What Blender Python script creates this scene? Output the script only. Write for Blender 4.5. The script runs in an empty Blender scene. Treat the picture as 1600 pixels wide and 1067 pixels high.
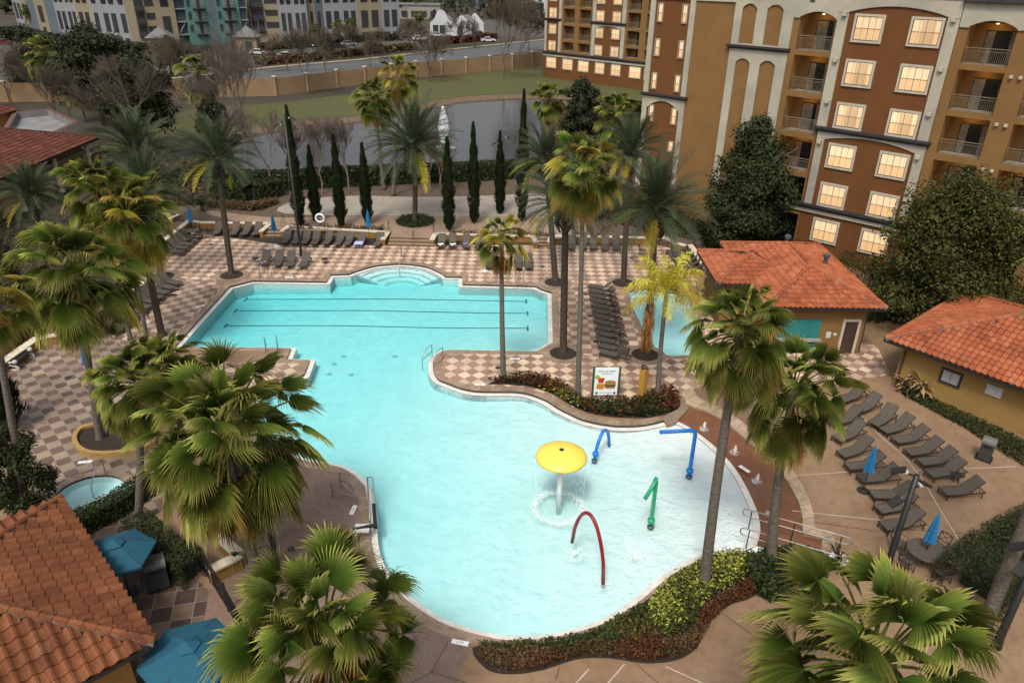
import bpy, math, random
from mathutils import Vector, Matrix
from mathutils.geometry import tessellate_polygon
PI=math.pi; R=math.radians
rnd=random.Random(7)
scene=bpy.context.scene; COL=scene.collection
# ---------------------------------------------------------------- camera (solved from the tile grid and the hotel storeys)
F_=1157.0; PIT=R(27.16); ROL=R(.82); H=21.7
cX=Vector((1,0,0)); cU=Vector((0,math.sin(PIT),math.cos(PIT))); cF=Vector((0,math.cos(PIT),-math.sin(PIT)))
camR=cX*math.cos(ROL)+cU*math.sin(ROL); camU=cU*math.cos(ROL)-cX*math.sin(ROL); EYE=Vector((0,0,H))
def ray(px,py): return camR*((px-800)/F_)+camU*(-(py-533.5)/F_)+cF
def G(px,py,z=0.0):                      # the real point of height z that the photograph shows at a pixel
    d=ray(px,py); return EYE+d*((z-H)/d.z)
def proj(P):
    d=Vector(P)-EYE; k=d.dot(cF); return 800+F_*d.dot(camR)/k, 533.5-F_*d.dot(camU)/k
def ppm(P): return F_/(Vector(P)-EYE).dot(cF)
def HZ(P,py):                            # height of the point straight above P seen at row py
    a,b=-6.0,60.0
    for _ in range(40):
        m=(a+b)/2
        if proj((P[0],P[1],m))[1]>py: a=m
        else: b=m
    return a
def ATY(px,py,Y):                        # point at the depth Y seen at a pixel
    d=ray(px,py); return EYE+d*(Y/d.y)
cam=bpy.data.cameras.new('camera'); co=bpy.data.objects.new('camera',cam); COL.objects.link(co)
cam.sensor_width=36; cam.lens=36*F_/1600; cam.clip_end=4000; cam.clip_start=.5
m=Matrix.Identity(4)
for i in range(3): m[i][0]=camR[i]; m[i][1]=camU[i]; m[i][2]=-cF[i]; m[i][3]=EYE[i]
co.matrix_world=m; scene.camera=co
# ---------------------------------------------------------------- materials
def nt(name):
    mt=bpy.data.materials.new(name); mt.use_nodes=True; t=mt.node_tree; b=t.nodes['Principled BSDF']; return mt,t,b
def N(t,ty,**k):
    n=t.nodes.new(ty)
    for a,v in k.items(): setattr(n,a,v)
    return n
def c4(c): return (c[0],c[1],c[2],1)
def noise(t,vec,sc,det=4,rough=.55):
    n=N(t,'ShaderNodeTexNoise'); n.inputs['Scale'].default_value=sc; n.inputs['Detail'].default_value=det; n.inputs['Roughness'].default_value=rough
    if vec is not None: t.links.new(vec,n.inputs['Vector'])
    return n
def ramp(t,fac,stops,interp='LINEAR'):
    r=N(t,'ShaderNodeValToRGB'); e=r.color_ramp.elements; r.color_ramp.interpolation=interp
    while len(e)<len(stops): e.new(.5)
    for i,(p,c) in enumerate(stops): e[i].position=p; e[i].color=c4(c)
    t.links.new(fac,r.inputs[0]); return r
def mixc(t,fac,a,b,bt='MIX'):
    x=N(t,'ShaderNodeMix',data_type='RGBA',blend_type=bt)
    for i,v in ((0,fac),(6,a),(7,b)):
        if hasattr(v,'is_linked') or hasattr(v,'links'): t.links.new(v,x.inputs[i])
        elif isinstance(v,(int,float)): x.inputs[i].default_value=v
        else: x.inputs[i].default_value=c4(v)
    return x.outputs[2]
def math_(t,op,a,b=None):
    x=N(t,'ShaderNodeMath',operation=op)
    for i,v in ((0,a),(1,b)):
        if v is None: continue
        if isinstance(v,(int,float)): x.inputs[i].default_value=v
        else: t.links.new(v,x.inputs[i])
    return x.outputs[0]
def bump(t,b,hgt,strength,dist=.02):
    n=N(t,'ShaderNodeBump'); n.inputs['Strength'].default_value=strength; n.inputs['Distance'].default_value=dist
    t.links.new(hgt,n.inputs['Height']); t.links.new(n.outputs[0],b.inputs['Normal']); return n
# albedo trims against the exposure, by material family
TRIM={'plaster':1,'gutter':1,'cap':.85,'paint':.9,'shutter':.9,'house_white':.62,'apt_':.46,'stucco_tan':.52,'stucco_brown':.56,'stucco_yellow':.62,'stucco_cream':.60,'canvas_blue':1.0,'canvas_teal':.7,'grass':.44,'ground':.38,'carpark':.55,'bank':.6,'earth':.6,'terrace':.6,'ochre':.6,'wall_tan':.62,'kerb':.6,'frame':.85,'poster':1,'twig':.62,'sling':.62}
def trim(name,c):
    k=next((v for p_,v in TRIM.items() if name.startswith(p_)),.75); return tuple(x*k for x in c)
def M(name,c1,c2=None,sc=2.,rough=.7,bmp=0,bsc=30.,metal=0,spec=.4,c3=None,sc3=.3,lo=.35,hi=.65,objrand=0):
    mt,t,b=nt(name); b.inputs['Roughness'].default_value=rough; b.inputs['Metallic'].default_value=metal; b.inputs['Specular IOR Level'].default_value=spec
    tc=N(t,'ShaderNodeTexCoord').outputs['Object']
    if c2 is None: c2=tuple(x*.8 for x in c1)
    c1,c2=trim(name,c1),trim(name,c2); c3=trim(name,c3) if c3 else c3
    o=ramp(t,noise(t,tc,sc,6).outputs[0],[(lo,c1),(hi,c2)]).outputs[0]
    if c3 is not None:
        f=ramp(t,noise(t,tc,sc3,5,.65).outputs[0],[(.45,(0,0,0)),(.68,(1,1,1))]).outputs[0]
        o=mixc(t,f,o,c3)
    if objrand:
        oi=N(t,'ShaderNodeObjectInfo'); hs=N(t,'ShaderNodeHueSaturation')
        v=math_(t,'MULTIPLY_ADD',oi.outputs['Random'],objrand); v.node.inputs[2].default_value=1-objrand/2; t.links.new(v,hs.inputs['Value'])
        t.links.new(o,hs.inputs['Color']); o=hs.outputs[0]
    t.links.new(o,b.inputs['Base Color'])
    if bmp: bump(t,b,noise(t,tc,bsc,5,.6).outputs[0],bmp)
    return mt
MAT={}
def mat(name,*a,**k):
    if name not in MAT: MAT[name]=M(name,*a,**k)
    return MAT[name]
LEAFK=.68
def leafmat(name,stops,var=.25,trans=.3,vsc=.5,rough=.55):
    """leaf: colour along uv.y (0 base, 1 tip), brightness of each leaf from uv.x, light coming through"""
    mt,t,b=nt(name); uv=N(t,'ShaderNodeUVMap'); sx=N(t,'ShaderNodeSeparateXYZ'); t.links.new(uv.outputs[0],sx.inputs[0])
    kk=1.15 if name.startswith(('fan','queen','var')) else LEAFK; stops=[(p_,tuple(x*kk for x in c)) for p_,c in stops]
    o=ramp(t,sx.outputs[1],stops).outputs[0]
    hs=N(t,'ShaderNodeHueSaturation'); v=math_(t,'MULTIPLY_ADD',sx.outputs[0],2*var); v.node.inputs[2].default_value=1-var
    t.links.new(v,hs.inputs['Value']); 
    h=math_(t,'MULTIPLY_ADD',sx.outputs[0],.04); h.node.inputs[2].default_value=.48; t.links.new(h,hs.inputs['Hue'])
    t.links.new(o,hs.inputs['Color']); o=hs.outputs[0]
    t.links.new(o,b.inputs['Base Color']); b.inputs['Roughness'].default_value=rough; b.inputs['Specular IOR Level'].default_value=.12
    tr=N(t,'ShaderNodeBsdfTranslucent'); t.links.new(o,tr.inputs[0]); mx=N(t,'ShaderNodeMixShader'); mx.inputs[0].default_value=trans
    t.links.new(b.outputs[0],mx.inputs[1]); t.links.new(tr.outputs[0],mx.inputs[2]); t.links.new(mx.outputs[0],t.nodes['Material Output'].inputs[0])
    MAT[name]=mt; return mt
# ---------------------------------------------------------------- mesh builder
class MB:
    def __init__(s): s.v=[]; s.f=[]; s.m=[]; s.uv={}
    def add(s,vs,fs,mi=0,uv=None):
        o=len(s.v); s.v+=[tuple(x) for x in vs]; s.f+=[tuple(i+o for i in f) for f in fs]; s.m+=[mi]*len(fs)
        if uv is not None:
            for i,w in enumerate(uv if isinstance(uv,list) else [uv]*len(vs)): s.uv[o+i]=w
        return o
    def box(s,c,d,rz=0,mi=0,rot=None,uv=None):
        x,y,z=d[0]/2,d[1]/2,d[2]/2; q=rot or Matrix.Rotation(rz,3,'Z'); c=Vector(c)
        vs=[c+q@Vector((a*x,b*y,e*z)) for e in(-1,1) for a,b in((-1,-1),(1,-1),(1,1),(-1,1))]
        s.add(vs,[(3,2,1,0),(4,5,6,7),(0,1,5,4),(1,2,6,5),(2,3,7,6),(3,0,4,7)],mi,uv)
    def bar(s,a,b,w,h,mi=0):              # box section from a to b
        a,b=Vector(a),Vector(b); d=b-a; L=d.length
        if L<1e-6: return
        d/=L; up=Vector((0,0,1)) if abs(d.z)<.95 else Vector((0,1,0)); sd=d.cross(up).normalized(); up=sd.cross(d)
        s.box((a+b)/2,(L,w,h),mi=mi,rot=Matrix((d,sd,up)).transposed())
    def tube(s,pts,r,n=6,mi=0,closed=False,cap=True,uv=None):
        pts=[Vector(p) for p in pts]; k=len(pts); o=len(s.v); up=None; rs=r if isinstance(r,(list,tuple)) else [r]*k; vs=[]
        for i,p in enumerate(pts):
            a=pts[i-1] if (i or closed) else p; b=pts[(i+1)%k] if (i<k-1 or closed) else p
            d=(b-a).normalized()
            if up is None: up=d.orthogonal().normalized()
            up=(up-d*up.dot(d)); up=up.normalized() if up.length>1e-6 else d.orthogonal().normalized(); sd=d.cross(up)
            vs+=[p+(up*math.cos(2*PI*j/n)+sd*math.sin(2*PI*j/n))*rs[i] for j in range(n)]
        fs=[]
        for i in range(k if closed else k-1):
            i2=(i+1)%k
            fs+=[(i*n+j,i*n+(j+1)%n,i2*n+(j+1)%n,i2*n+j) for j in range(n)]
        if cap and not closed: fs+=[tuple(range(n-1,-1,-1)),tuple((k-1)*n+j for j in range(n))]
        s.add(vs,fs,mi,uv)
    def lathe(s,prof,c=(0,0,0),n=16,mi=0,sx=1,sy=1):
        c=Vector(c); vs=[]; fs=[]
        for r,z in prof: vs+=[c+Vector((r*sx*math.cos(2*PI*j/n),r*sy*math.sin(2*PI*j/n),z)) for j in range(n)]
        for i in range(len(prof)-1): fs+=[(i*n+j,i*n+(j+1)%n,(i+1)*n+(j+1)%n,(i+1)*n+j) for j in range(n)]
        if prof[0][0]>1e-4: fs.append(tuple(range(n-1,-1,-1)))
        if prof[-1][0]>1e-4: fs.append(tuple((len(prof)-1)*n+j for j in range(n)))
        s.add(vs,fs,mi)
    def sheet(s,poly,z,holes=(),mi=0,uv=None):
        loops=[[Vector((p[0],p[1],0)) for p in poly]]+[[Vector((p[0],p[1],0)) for p in h] for h in holes]
        flat=[p for l in loops for p in l]; tris=tessellate_polygon(loops); fs=[]
        for a,b,c in tris:
            A,B,C=flat[a],flat[b],flat[c]; cr=(B-A).cross(C-A).z
            if abs(cr)<1e-9: continue
            fs.append((a,b,c) if cr>0 else (a,c,b))
        s.add([(p.x,p.y,z) for p in flat],fs,mi,uv)
    def prism(s,poly,z0,z1,mi=0,mtop=None,bottom=False):
        if area(poly)<0: poly=poly[::-1]
        n=len(poly); s.add([(p[0],p[1],z0) for p in poly]+[(p[0],p[1],z1) for p in poly],[(i,(i+1)%n,n+(i+1)%n,n+i) for i in range(n)],mi)
        s.sheet(poly,z1,mi=mi if mtop is None else mtop)
    def quad(s,a,b,c,d,mi=0,uv=None): s.add([a,b,c,d],[(0,1,2,3)],mi,uv)
    def build(s,name,mats,parent=None,smooth=False):
        me=bpy.data.meshes.new(name); me.from_pydata(s.v,[],s.f)
        for x in (mats if isinstance(mats,(list,tuple)) else [mats]): me.materials.append(x)
        if any(s.m): me.polygons.foreach_set('material_index',s.m)
        if s.uv:
            l=me.uv_layers.new(); g=s.uv.get; a=[]
            for lp in me.loops: a+=g(lp.vertex_index,(0,0))
            l.data.foreach_set('uv',a)
        if smooth: me.polygons.foreach_set('use_smooth',[True]*len(me.polygons))
        me.update(); o=bpy.data.objects.new(name,me); COL.objects.link(o)
        if parent: o.parent=parent
        return o
def area(p): return sum(p[i][0]*p[(i+1)%len(p)][1]-p[(i+1)%len(p)][0]*p[i][1] for i in range(len(p)))/2
def tag(o,label=None,cat=None,group=None,kind=None):
    if label: o['label']=label
    if cat: o['category']=cat
    if group: o['group']=group
    if kind: o['kind']=kind
    return o
def thing(name,label,cat,loc=(0,0,0),rz=0,group=None):
    o=bpy.data.objects.new(name,None); COL.objects.link(o); o.location=loc; o.rotation_euler=(0,0,rz); o.empty_display_size=.3
    return tag(o,label,cat,group)
KIDS={}
def dup(root,loc,rz=0,label=None,group=None,scale=1.,tilt=(0,0)):
    def cp(o,par):
        c=o.copy(); COL.objects.link(c)
        if par: c.parent=par
        for ch in list(o.children): cp(ch,c)
        return c
    r=cp(root,None); r.location=loc; r.rotation_euler=(tilt[0],tilt[1],rz); r.scale=(scale,)*3 if not isinstance(scale,tuple) else scale
    if label: r['label']=label
    if group: r['group']=group
    return r
def place(root,used,loc,rz=0,label=None,group=None,scale=1.,tilt=(0,0)):    # the first call moves the source itself, later ones copy it
    if root.name in used: return dup(root,loc,rz,label,group,scale,tilt)
    used.add(root.name); root.location=loc; root.rotation_euler=(tilt[0],tilt[1],rz); root.scale=(scale,)*3 if not isinstance(scale,tuple) else scale
    if label: root['label']=label
    if group: root['group']=group
    return root
USED=set()
def struct(name,mb,mats,smooth=False): return tag(mb.build(name,mats,smooth=smooth),kind='structure')
ORD=['first','second','third','fourth','fifth','sixth','seventh','eighth','ninth','tenth','eleventh','twelfth','thirteenth','fourteenth']
# ---------------------------------------------------------------- outlines
def W(pts,z=0): return [tuple(G(a,b,z)[:2]) for a,b in pts]
def smooth(pts,closed=True,n=4):
    o=[]; k=len(pts)
    for i in range(k if closed else k-1):
        g=lambda j: pts[j%k] if closed else pts[max(0,min(k-1,j))]
        p0,p1,p2,p3=g(i-1),g(i),g(i+1),g(i+2)
        for q in range(n):
            t=q/n; o.append(tuple(.5*(2*p1[a]+(p2[a]-p0[a])*t+(2*p0[a]-5*p1[a]+4*p2[a]-p3[a])*t*t+(3*p1[a]-p0[a]-3*p2[a]+p3[a])*t**3) for a in (0,1)))
    if not closed: o.append(pts[-1])
    return o
def offset(poly,d,closed=True):          # + is outwards for a counter-clockwise loop
    n=len(poly); o=[]
    for i in range(n):
        p=Vector(poly[i]); a=Vector(poly[i-1]) if (i or closed) else None; b=Vector(poly[(i+1)%n]) if (i<n-1 or closed) else None
        e=[]
        if a is not None and (p-a).length>1e-6: e.append((p-a).normalized())
        if b is not None and (b-p).length>1e-6: e.append((b-p).normalized())
        ns=[Vector((q.y,-q.x)) for q in e]; m_=sum(ns,Vector((0,0))); 
        if m_.length<1e-6: m_=ns[0]
        m_.normalize(); k=max(.5,m_.dot(ns[0])); o.append(tuple(p+m_*(d/k)))
    return o
def strip(mb,A,B,za,zb,mi=0,closed=True):
    n=len(A); L=0; uv=[]
    for i in range(n+(1 if closed else 0)):
        j=i%n
        if i: L+=(Vector(A[j])-Vector(A[(i-1)%n])).length
        uv.append(L)
    vs=[];us=[]
    for i in range(len(uv)):
        j=i%n; vs+=[(A[j][0],A[j][1],za),(B[j][0],B[j][1],zb)]; us+=[(uv[i],0),(uv[i],1)]
    mb.add(vs,[(2*i,2*i+2,2*i+3,2*i+1) for i in range(len(uv)-1)],mi,us)
def inside(p,poly):
    c=False; n=len(poly); x,y=p[0],p[1]
    for i in range(n):
        a,b=poly[i],poly[i-1]
        if (a[1]>y)!=(b[1]>y) and x<(b[0]-a[0])*(y-a[1])/(b[1]-a[1])+a[0]: c=not c
    return c
# ---------------------------------------------------------------- light and air: overcast late afternoon
w=bpy.data.worlds.new('World'); scene.world=w; w.use_nodes=True; t=w.node_tree
sky=N(t,'ShaderNodeTexSky',sky_type='NISHITA'); sky.sun_disc=False; sky.sun_elevation=R(56); sky.sun_rotation=R(196); sky.dust_density=6; sky.ozone_density=.6; sky.air_density=1.2
hs=N(t,'ShaderNodeHueSaturation'); hs.inputs['Saturation'].default_value=.35; t.links.new(sky.outputs[0],hs.inputs['Color'])
t.links.new(hs.outputs[0],t.nodes['Background'].inputs[0]); t.nodes['Background'].inputs[1].default_value=.125
sd=bpy.data.lights.new('sun','SUN'); so=bpy.data.objects.new('sun',sd); COL.objects.link(so); sd.energy=1.5; sd.angle=R(10); sd.color=(1,.93,.82)
az=R(196); el=R(56); dv=Vector((math.sin(az)*math.cos(el),math.cos(az)*math.cos(el),math.sin(el))); so.rotation_euler=dv.to_track_quat('Z','Y').to_euler()
scene.view_settings.view_transform='Standard'; scene.view_settings.look='None'; scene.view_settings.exposure=.60; scene.view_settings.gamma=1
scene.render.engine='CYCLES'; scene.cycles.max_bounces=8; scene.cycles.transparent_max_bounces=12; scene.cycles.caustics_reflective=False; scene.cycles.caustics_refractive=False
scene.cycles.sample_clamp_indirect=4
# ---------------------------------------------------------------- pool outline (clockwise in the photograph)
def out(p,k=6.5,c=(800,820)):
    d=math.hypot(p[0]-c[0],p[1]-c[1]); return (p[0]+(p[0]-c[0])/d*k,p[1]+(p[1]-c[1])/d*k)
SOUTH=[(1157,860),(1112,864),(1087,872),(1050,892),(1025,910),(1000,931),(975,949),(945,966),(912,978),(875,987),(837,992),(800,993),(775,991),(737,982),(700,970),(675,957),(650,940),(625,920),(605,897),(592,872),(586,847),(585,820),(584,799),(579,775),(571,756),(558,743),(540,733),(520,728),(495,724),(470,718),(438,706),(412,682),(402,650),(408,622),(425,607)]
SEG=[('L',[(272,542),(310,500),(358.5,447.5),(394.5,438.4),(510,440),(516.5,429)]),
 ('S',[(545.7,428),(555.5,424),(583,416),(607.5,413),(628,412.3),(650,414),(670,418),(690,427)]),
 ('L',[(696,432),(722.5,432.6),(722.5,444)]),('S',[(837,447),(848,452.5),(862,457)]),('S',[(864,535),(853,541),(839,549)]),
 ('S',[(705,546.8),(690,549),(680,557),(676.5,569),(678,582),(685,592),(701,599),(720,606),(742,610.5),(770,611.5),(800,611.5),(820,613.5),(837,618.5),(855,626),(872,637),(890,646),(910,655),(935,661),(960,664.5),(985,665),(1010,663),(1036,657)]),
 ('B',[(1053,656),(1075,666),(1112,693),(1142,723),(1162,753),(1176,781),(1185,805),(1188,830),(1182,852)]),
 ('S',[out(p) for p in SOUTH]),('L',[(439,599),(475,585),(484,562.5),(447,561.5),(454.5,544)])]
PO=[]; BE=[]
for k,p in SEG:
    q=W(p,-.12 if k=='B' else 0); q=smooth(q,False,3) if k in 'SB' else q
    PO+=q; BE+=[k=='B']*len(q)
if area(PO)<0: PO=PO[::-1]; BE=BE[::-1]
n=len(PO); LED=offset(PO,-.30); 
BEACH=[p for p,b in zip(PO,BE) if b]
STRIP=W([(1070,631),(1100,643),(1125,655),(1150,675),(1175,697),(1200,716),(1225,746),(1247,786),(1254,815),(1255,835),(1283,841),(1281,868)])
i0=next(i for i in range(n) if BE[i] and not BE[i-1]); i1=next(i for i in range(n) if BE[i] and not BE[(i+1)%n])
HOLE=[]; i=(i1+1)%n
while i!=i0: HOLE.append(PO[i]); i=(i+1)%n
sl=STRIP if (Vector(STRIP[0])-Vector(PO[i0-1])).length<(Vector(STRIP[-1])-Vector(PO[i0-1])).length else STRIP[::-1]
HOLE+=sl
def bd(p):
    p=Vector(p[:2]); return min((Vector(q)-p).length for q in BEACH)
def depth(p):
    d=bd(p); return .165+min(.034*max(0,d-.4),.60)+max(0,min(.28,(d-24)*.03))
KID=smooth(W([(984,456),(1030,451),(1066,456),(1082,480),(1092,515),(1088,548),(1072,555),(1037,554),(1017,533),(998,500)]),True,3)
if area(KID)<0: KID=KID[::-1]
sc_=G(141,771); SPA=[(sc_.x+1.5*math.cos(a*PI/18),sc_.y+1.35*math.sin(a*PI/18)) for a in range(36)]
LAKE=smooth(W([(160,262),(300,225),(420,203),(560,187),(640,172),(700,160),(760,154),(850,152),(960,158),(1040,175),(1060,240),(980,300),(860,290),(700,300),(500,300),(330,290),(220,285)],-.6),True,4)
if area(LAKE)<0: LAKE=LAKE[::-1]
# ---------------------------------------------------------------- materials of the ground
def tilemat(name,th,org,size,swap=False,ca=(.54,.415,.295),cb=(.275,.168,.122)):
    """square two-colour concrete tiles with joints, laid at an angle"""
    mt,t,b=nt(name); tc=N(t,'ShaderNodeTexCoord').outputs['Object']
    mp=N(t,'ShaderNodeMapping',vector_type='TEXTURE'); mp.inputs['Location'].default_value=(org[0],org[1],0); mp.inputs['Rotation'].default_value=(0,0,th); mp.inputs['Scale'].default_value=(size,size,1)
    t.links.new(tc,mp.inputs[0]); sx=N(t,'ShaderNodeSeparateXYZ'); t.links.new(mp.outputs[0],sx.inputs[0])
    fx,fy=(math_(t,'FLOOR',sx.outputs[i]) for i in (0,1)); par=math_(t,'FLOORED_MODULO',math_(t,'ADD',fx,fy),2.0)
    cb_=N(t,'ShaderNodeCombineXYZ'); t.links.new(fx,cb_.inputs[0]); t.links.new(fy,cb_.inputs[1])
    wn=N(t,'ShaderNodeTexWhiteNoise',noise_dimensions='2D'); t.links.new(cb_.outputs[0],wn.inputs['Vector'])
    a,bb=(cb,ca) if swap else (ca,cb)
    o=mixc(t,par,a,bb)
    v=math_(t,'MULTIPLY_ADD',wn.outputs[0],.42); v.node.inputs[2].default_value=.76
    o=mixc(t,1.0,o,v,'MULTIPLY')
    g=ramp(t,noise(t,tc,9,6,.7).outputs[0],[(.3,(.80,.80,.80)),(.7,(1.1,1.1,1.1))]).outputs[0]; o=mixc(t,1.0,o,g,'MULTIPLY')
    st=ramp(t,noise(t,tc,.35,6,.7).outputs[0],[(.36,(.56,.51,.48)),(.46,(.86,.83,.81)),(.58,(1.02,1.02,1.02))]).outputs[0]; o=mixc(t,1.0,o,st,'MULTIPLY')
    e=[]
    for i in (0,1):
        f=math_(t,'FRACT',sx.outputs[i]); e.append(math_(t,'MINIMUM',f,math_(t,'SUBTRACT',1.0,f)))
    j=math_(t,'LESS_THAN',math_(t,'MINIMUM',*e),.022)
    o=mixc(t,j,o,(.20,.16,.135)); t.links.new(o,b.inputs['Base Color']); b.inputs['Roughness'].default_value=.6
    bump(t,b,noise(t,tc,60,4).outputs[0],.15,.01); MAT[name]=mt; return mt
def concmat(name,c1,c2,c3,spot=.35,wet=0,rough=.75):
    mt,t,b=nt(name); tc=N(t,'ShaderNodeTexCoord').outputs['Object']
    o=ramp(t,noise(t,tc,.45,7,.65).outputs[0],[(.3,c1),(.52,c2),(.72,c3)]).outputs[0]
    s=ramp(t,noise(t,tc,55,3,.7).outputs[0],[(.42,(1-spot,)*3),(.6,(1.06,)*3)]).outputs[0]; o=mixc(t,1.0,o,s,'MULTIPLY')
    s=ramp(t,noise(t,tc,2.2,8,.75).outputs[0],[(.36,(.66,.62,.6)),(.5,(1,1,1))]).outputs[0]; o=mixc(t,.7,o,s,'MULTIPLY')
    t.links.new(o,b.inputs['Base Color']); b.inputs['Roughness'].default_value=rough; bump(t,b,noise(t,tc,80,3).outputs[0],.25,.008); MAT[name]=mt; return mt
def stripmat(name,c1,c2,joint,per,rough=.7):
    """paving blocks along a band: joints from the length in uv.x"""
    mt,t,b=nt(name); uv=N(t,'ShaderNodeUVMap'); sx=N(t,'ShaderNodeSeparateXYZ'); t.links.new(uv.outputs[0],sx.inputs[0]); tc=N(t,'ShaderNodeTexCoord').outputs['Object']
    q=math_(t,'DIVIDE',sx.outputs[0],per); wn=N(t,'ShaderNodeTexWhiteNoise',noise_dimensions='1D'); t.links.new(math_(t,'FLOOR',q),wn.inputs['W'])
    o=mixc(t,wn.outputs[0],c1,c2); s=ramp(t,noise(t,tc,3,8,.7).outputs[0],[(.35,(.62,.6,.58)),(.6,(1.08,1.05,1))]).outputs[0]; o=mixc(t,1.0,o,s,'MULTIPLY')
    o=mixc(t,math_(t,'LESS_THAN',math_(t,'FRACT',q),.035),o,joint); t.links.new(o,b.inputs['Base Color']); b.inputs['Roughness'].default_value=rough
    bump(t,b,noise(t,tc,25,5).outputs[0],.3,.01); MAT[name]=mt; return mt
concmat('concrete',(.195,.118,.064),(.24,.15,.084),(.265,.175,.105))
concmat('rose_concrete',(.16,.095,.072),(.215,.14,.108),(.25,.18,.14))
concmat('rust',(.125,.046,.016),(.155,.06,.022),(.13,.07,.045),.15,rough=.25)
concmat('brown_paving',(.15,.088,.058),(.19,.115,.078),(.22,.15,.105))
concmat('tan_path',(.21,.14,.09),(.25,.175,.115),(.28,.20,.135),.2)
concmat('sand',(.26,.225,.18),(.31,.275,.225),(.23,.20,.16),.3)
concmat('asphalt',(.06,.062,.065),(.075,.077,.08),(.045,.047,.05),.2)
stripmat('coping',(.29,.215,.155),(.20,.145,.105),(.13,.10,.075),.62)
mat('grass',(.085,.13,.018),(.15,.14,.03),.9,.9,.3,40,c3=(.13,.095,.04),sc3=.12)
mat('earth',(.035,.028,.02),(.06,.045,.03),1.5,.95,.3,20)
mat('mulch',(.018,.012,.009),(.05,.03,.02),9,.95,.6,25)
mat('plaster_white',(.88,.90,.89),(.80,.83,.83),.8,.5,c3=(.76,.82,.82),sc3=1.7)
mat('gutter',(.62,.60,.55),(.48,.46,.42),2.5,.5)
mat('tile_dark',(.035,.032,.03),(.07,.06,.055),8,.3)
mat('cap_cream',(.62,.55,.42),(.50,.43,.33),3,.7,.2)
mat('ochre',(.40,.215,.06),(.34,.175,.05),1.2,.85,.15,40)
mat('stone_grey',(.33,.30,.26),(.24,.21,.18),3,.8,.3)
# ---------------------------------------------------------------- ground sheets
mb=MB(); mb.sheet([(-900,-60),(900,-60),(900,1500),(-900,1500)],-.03,[HOLE,KID,SPA,LAKE]); struct('ground',mb,mat('ground_far',(.075,.055,.036),(.11,.08,.055),.05,.95,c3=(.07,.07,.025),sc3=.02))
bx=[(-48,4),(60,4),(60,62),(40,66)]+W([(1090,382),(985,383),(880,383),(600,383),(440,383),(300,362),(100,500)])+[(-48,40)]
mb=MB(); mb.sheet(bx,0,[HOLE,KID,SPA]); struct('concrete_deck',mb,MAT['concrete'])
TS=.61
A0=G(751.9,559.2); thA=R(45)
def zone(name,pts,m_,z=.004,holes=()):
    mb=MB(); p=W(pts); mb.sheet(p if area(p)>0 else p[::-1],z,holes); return struct(name,mb,m_)
def ang(a,b): a,b=G(*a),G(*b); return math.atan2(b.y-a.y,b.x-a.x)
l_=ang((385,478),(820,487)); 
tilemat('tiles_diagonal',l_+R(45),G(751.9,559.2),TS); tilemat('tiles_left_dimmed',l_,G(321.8,445),TS,ca=(.43,.33,.235),cb=(.215,.132,.098)); tilemat('tiles_right',l_,G(913.7,476.7),TS)  # left tiles: vignette shade painted into both tile colours
fa=ang((52.2,588.1),(75,588.4))-R(45); tilemat('tiles_corner_dimmed',ang((52.2,588.1),(70.5,582.8)),G(52.2,588.1),TS,ca=(.25,.19,.135),cb=(.12,.076,.06))  # corner tiles: same paving, with stronger vignette darkening mixed into its colours
zone('tile_paving',[(300,364),(255,396),(262,432),(330,440),(360,441),(391,435),(506,437),(512,427),(545,425.5),(585,413.5),(628,409.5),(670,415),(697,429.5),(725,430),(725.5,441),(838,444),(866,454),(940,447),(985,446),(1092,447),(1086,390),(1050,384),(600,383),(440,383)],MAT['tiles_diagonal'])
zone('tile_paving',[(262,433),(330,441),(358,441.5),(350,450),(284,525),(258,544),(230,560),(190,540),(150,500),(225,440)],MAT['tiles_left_dimmed'],.0045)
zone('tile_paving',[(868,456),(940,449),(982,449),(994,500),(1014,533),(1035,557),(1003,560),(945,560),(900,553),(870,548)],MAT['tiles_right'],.005)
zone('tile_paving',[(700,552),(840,553),(870,552),(900,557),(1090,560),(1180,520),(1370,540),(1392,585),(1300,600),(1160,592),(1100,600),(1064,618),(1020,650),(940,640),(860,620),(800,606),(742,606),(715,600),(696,590),(690,575),(693,560)],MAT['tiles_diagonal'],.0055)
zone('tile_paving',[(60,524),(105,518),(150,503),(190,542),(235,562),(250,640),(260,760),(250,800),(190,845),(60,845),(40,700),(-30,640),(0,568)],MAT['tiles_corner_dimmed'],.006,[offset(SPA,.2)])
zone('tile_paving',[(340,566),(445,565.5),(480,566),(470,583),(434,593),(405,604),(395,640),(340,640)],MAT['tiles_diagonal'],.0065)
zone('tile_paving',[(1092,440),(1180,520),(1090,556),(1092,500)],MAT['tiles_diagonal'],.007)
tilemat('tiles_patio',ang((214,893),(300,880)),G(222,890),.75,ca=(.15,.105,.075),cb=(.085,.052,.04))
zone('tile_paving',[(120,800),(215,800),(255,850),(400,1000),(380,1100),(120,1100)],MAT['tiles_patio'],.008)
zone('brown_paving',[(1066,616),(1100,601),(1160,594),(1215,640),(1205,700),(1178,690),(1150,668),(1125,649),(1100,637),(1076,628)],MAT['brown_paving'],.0085)
zone('rose_paving',[(390,690),(440,716),(495,732),(530,742),(553,756),(566,776),(572,800),(573,850),(585,885),(605,915),(640,950),(690,985),(740,1003),(700,1090),(300,1090),(330,900),(380,800)],MAT['rose_concrete'],.009)
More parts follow.
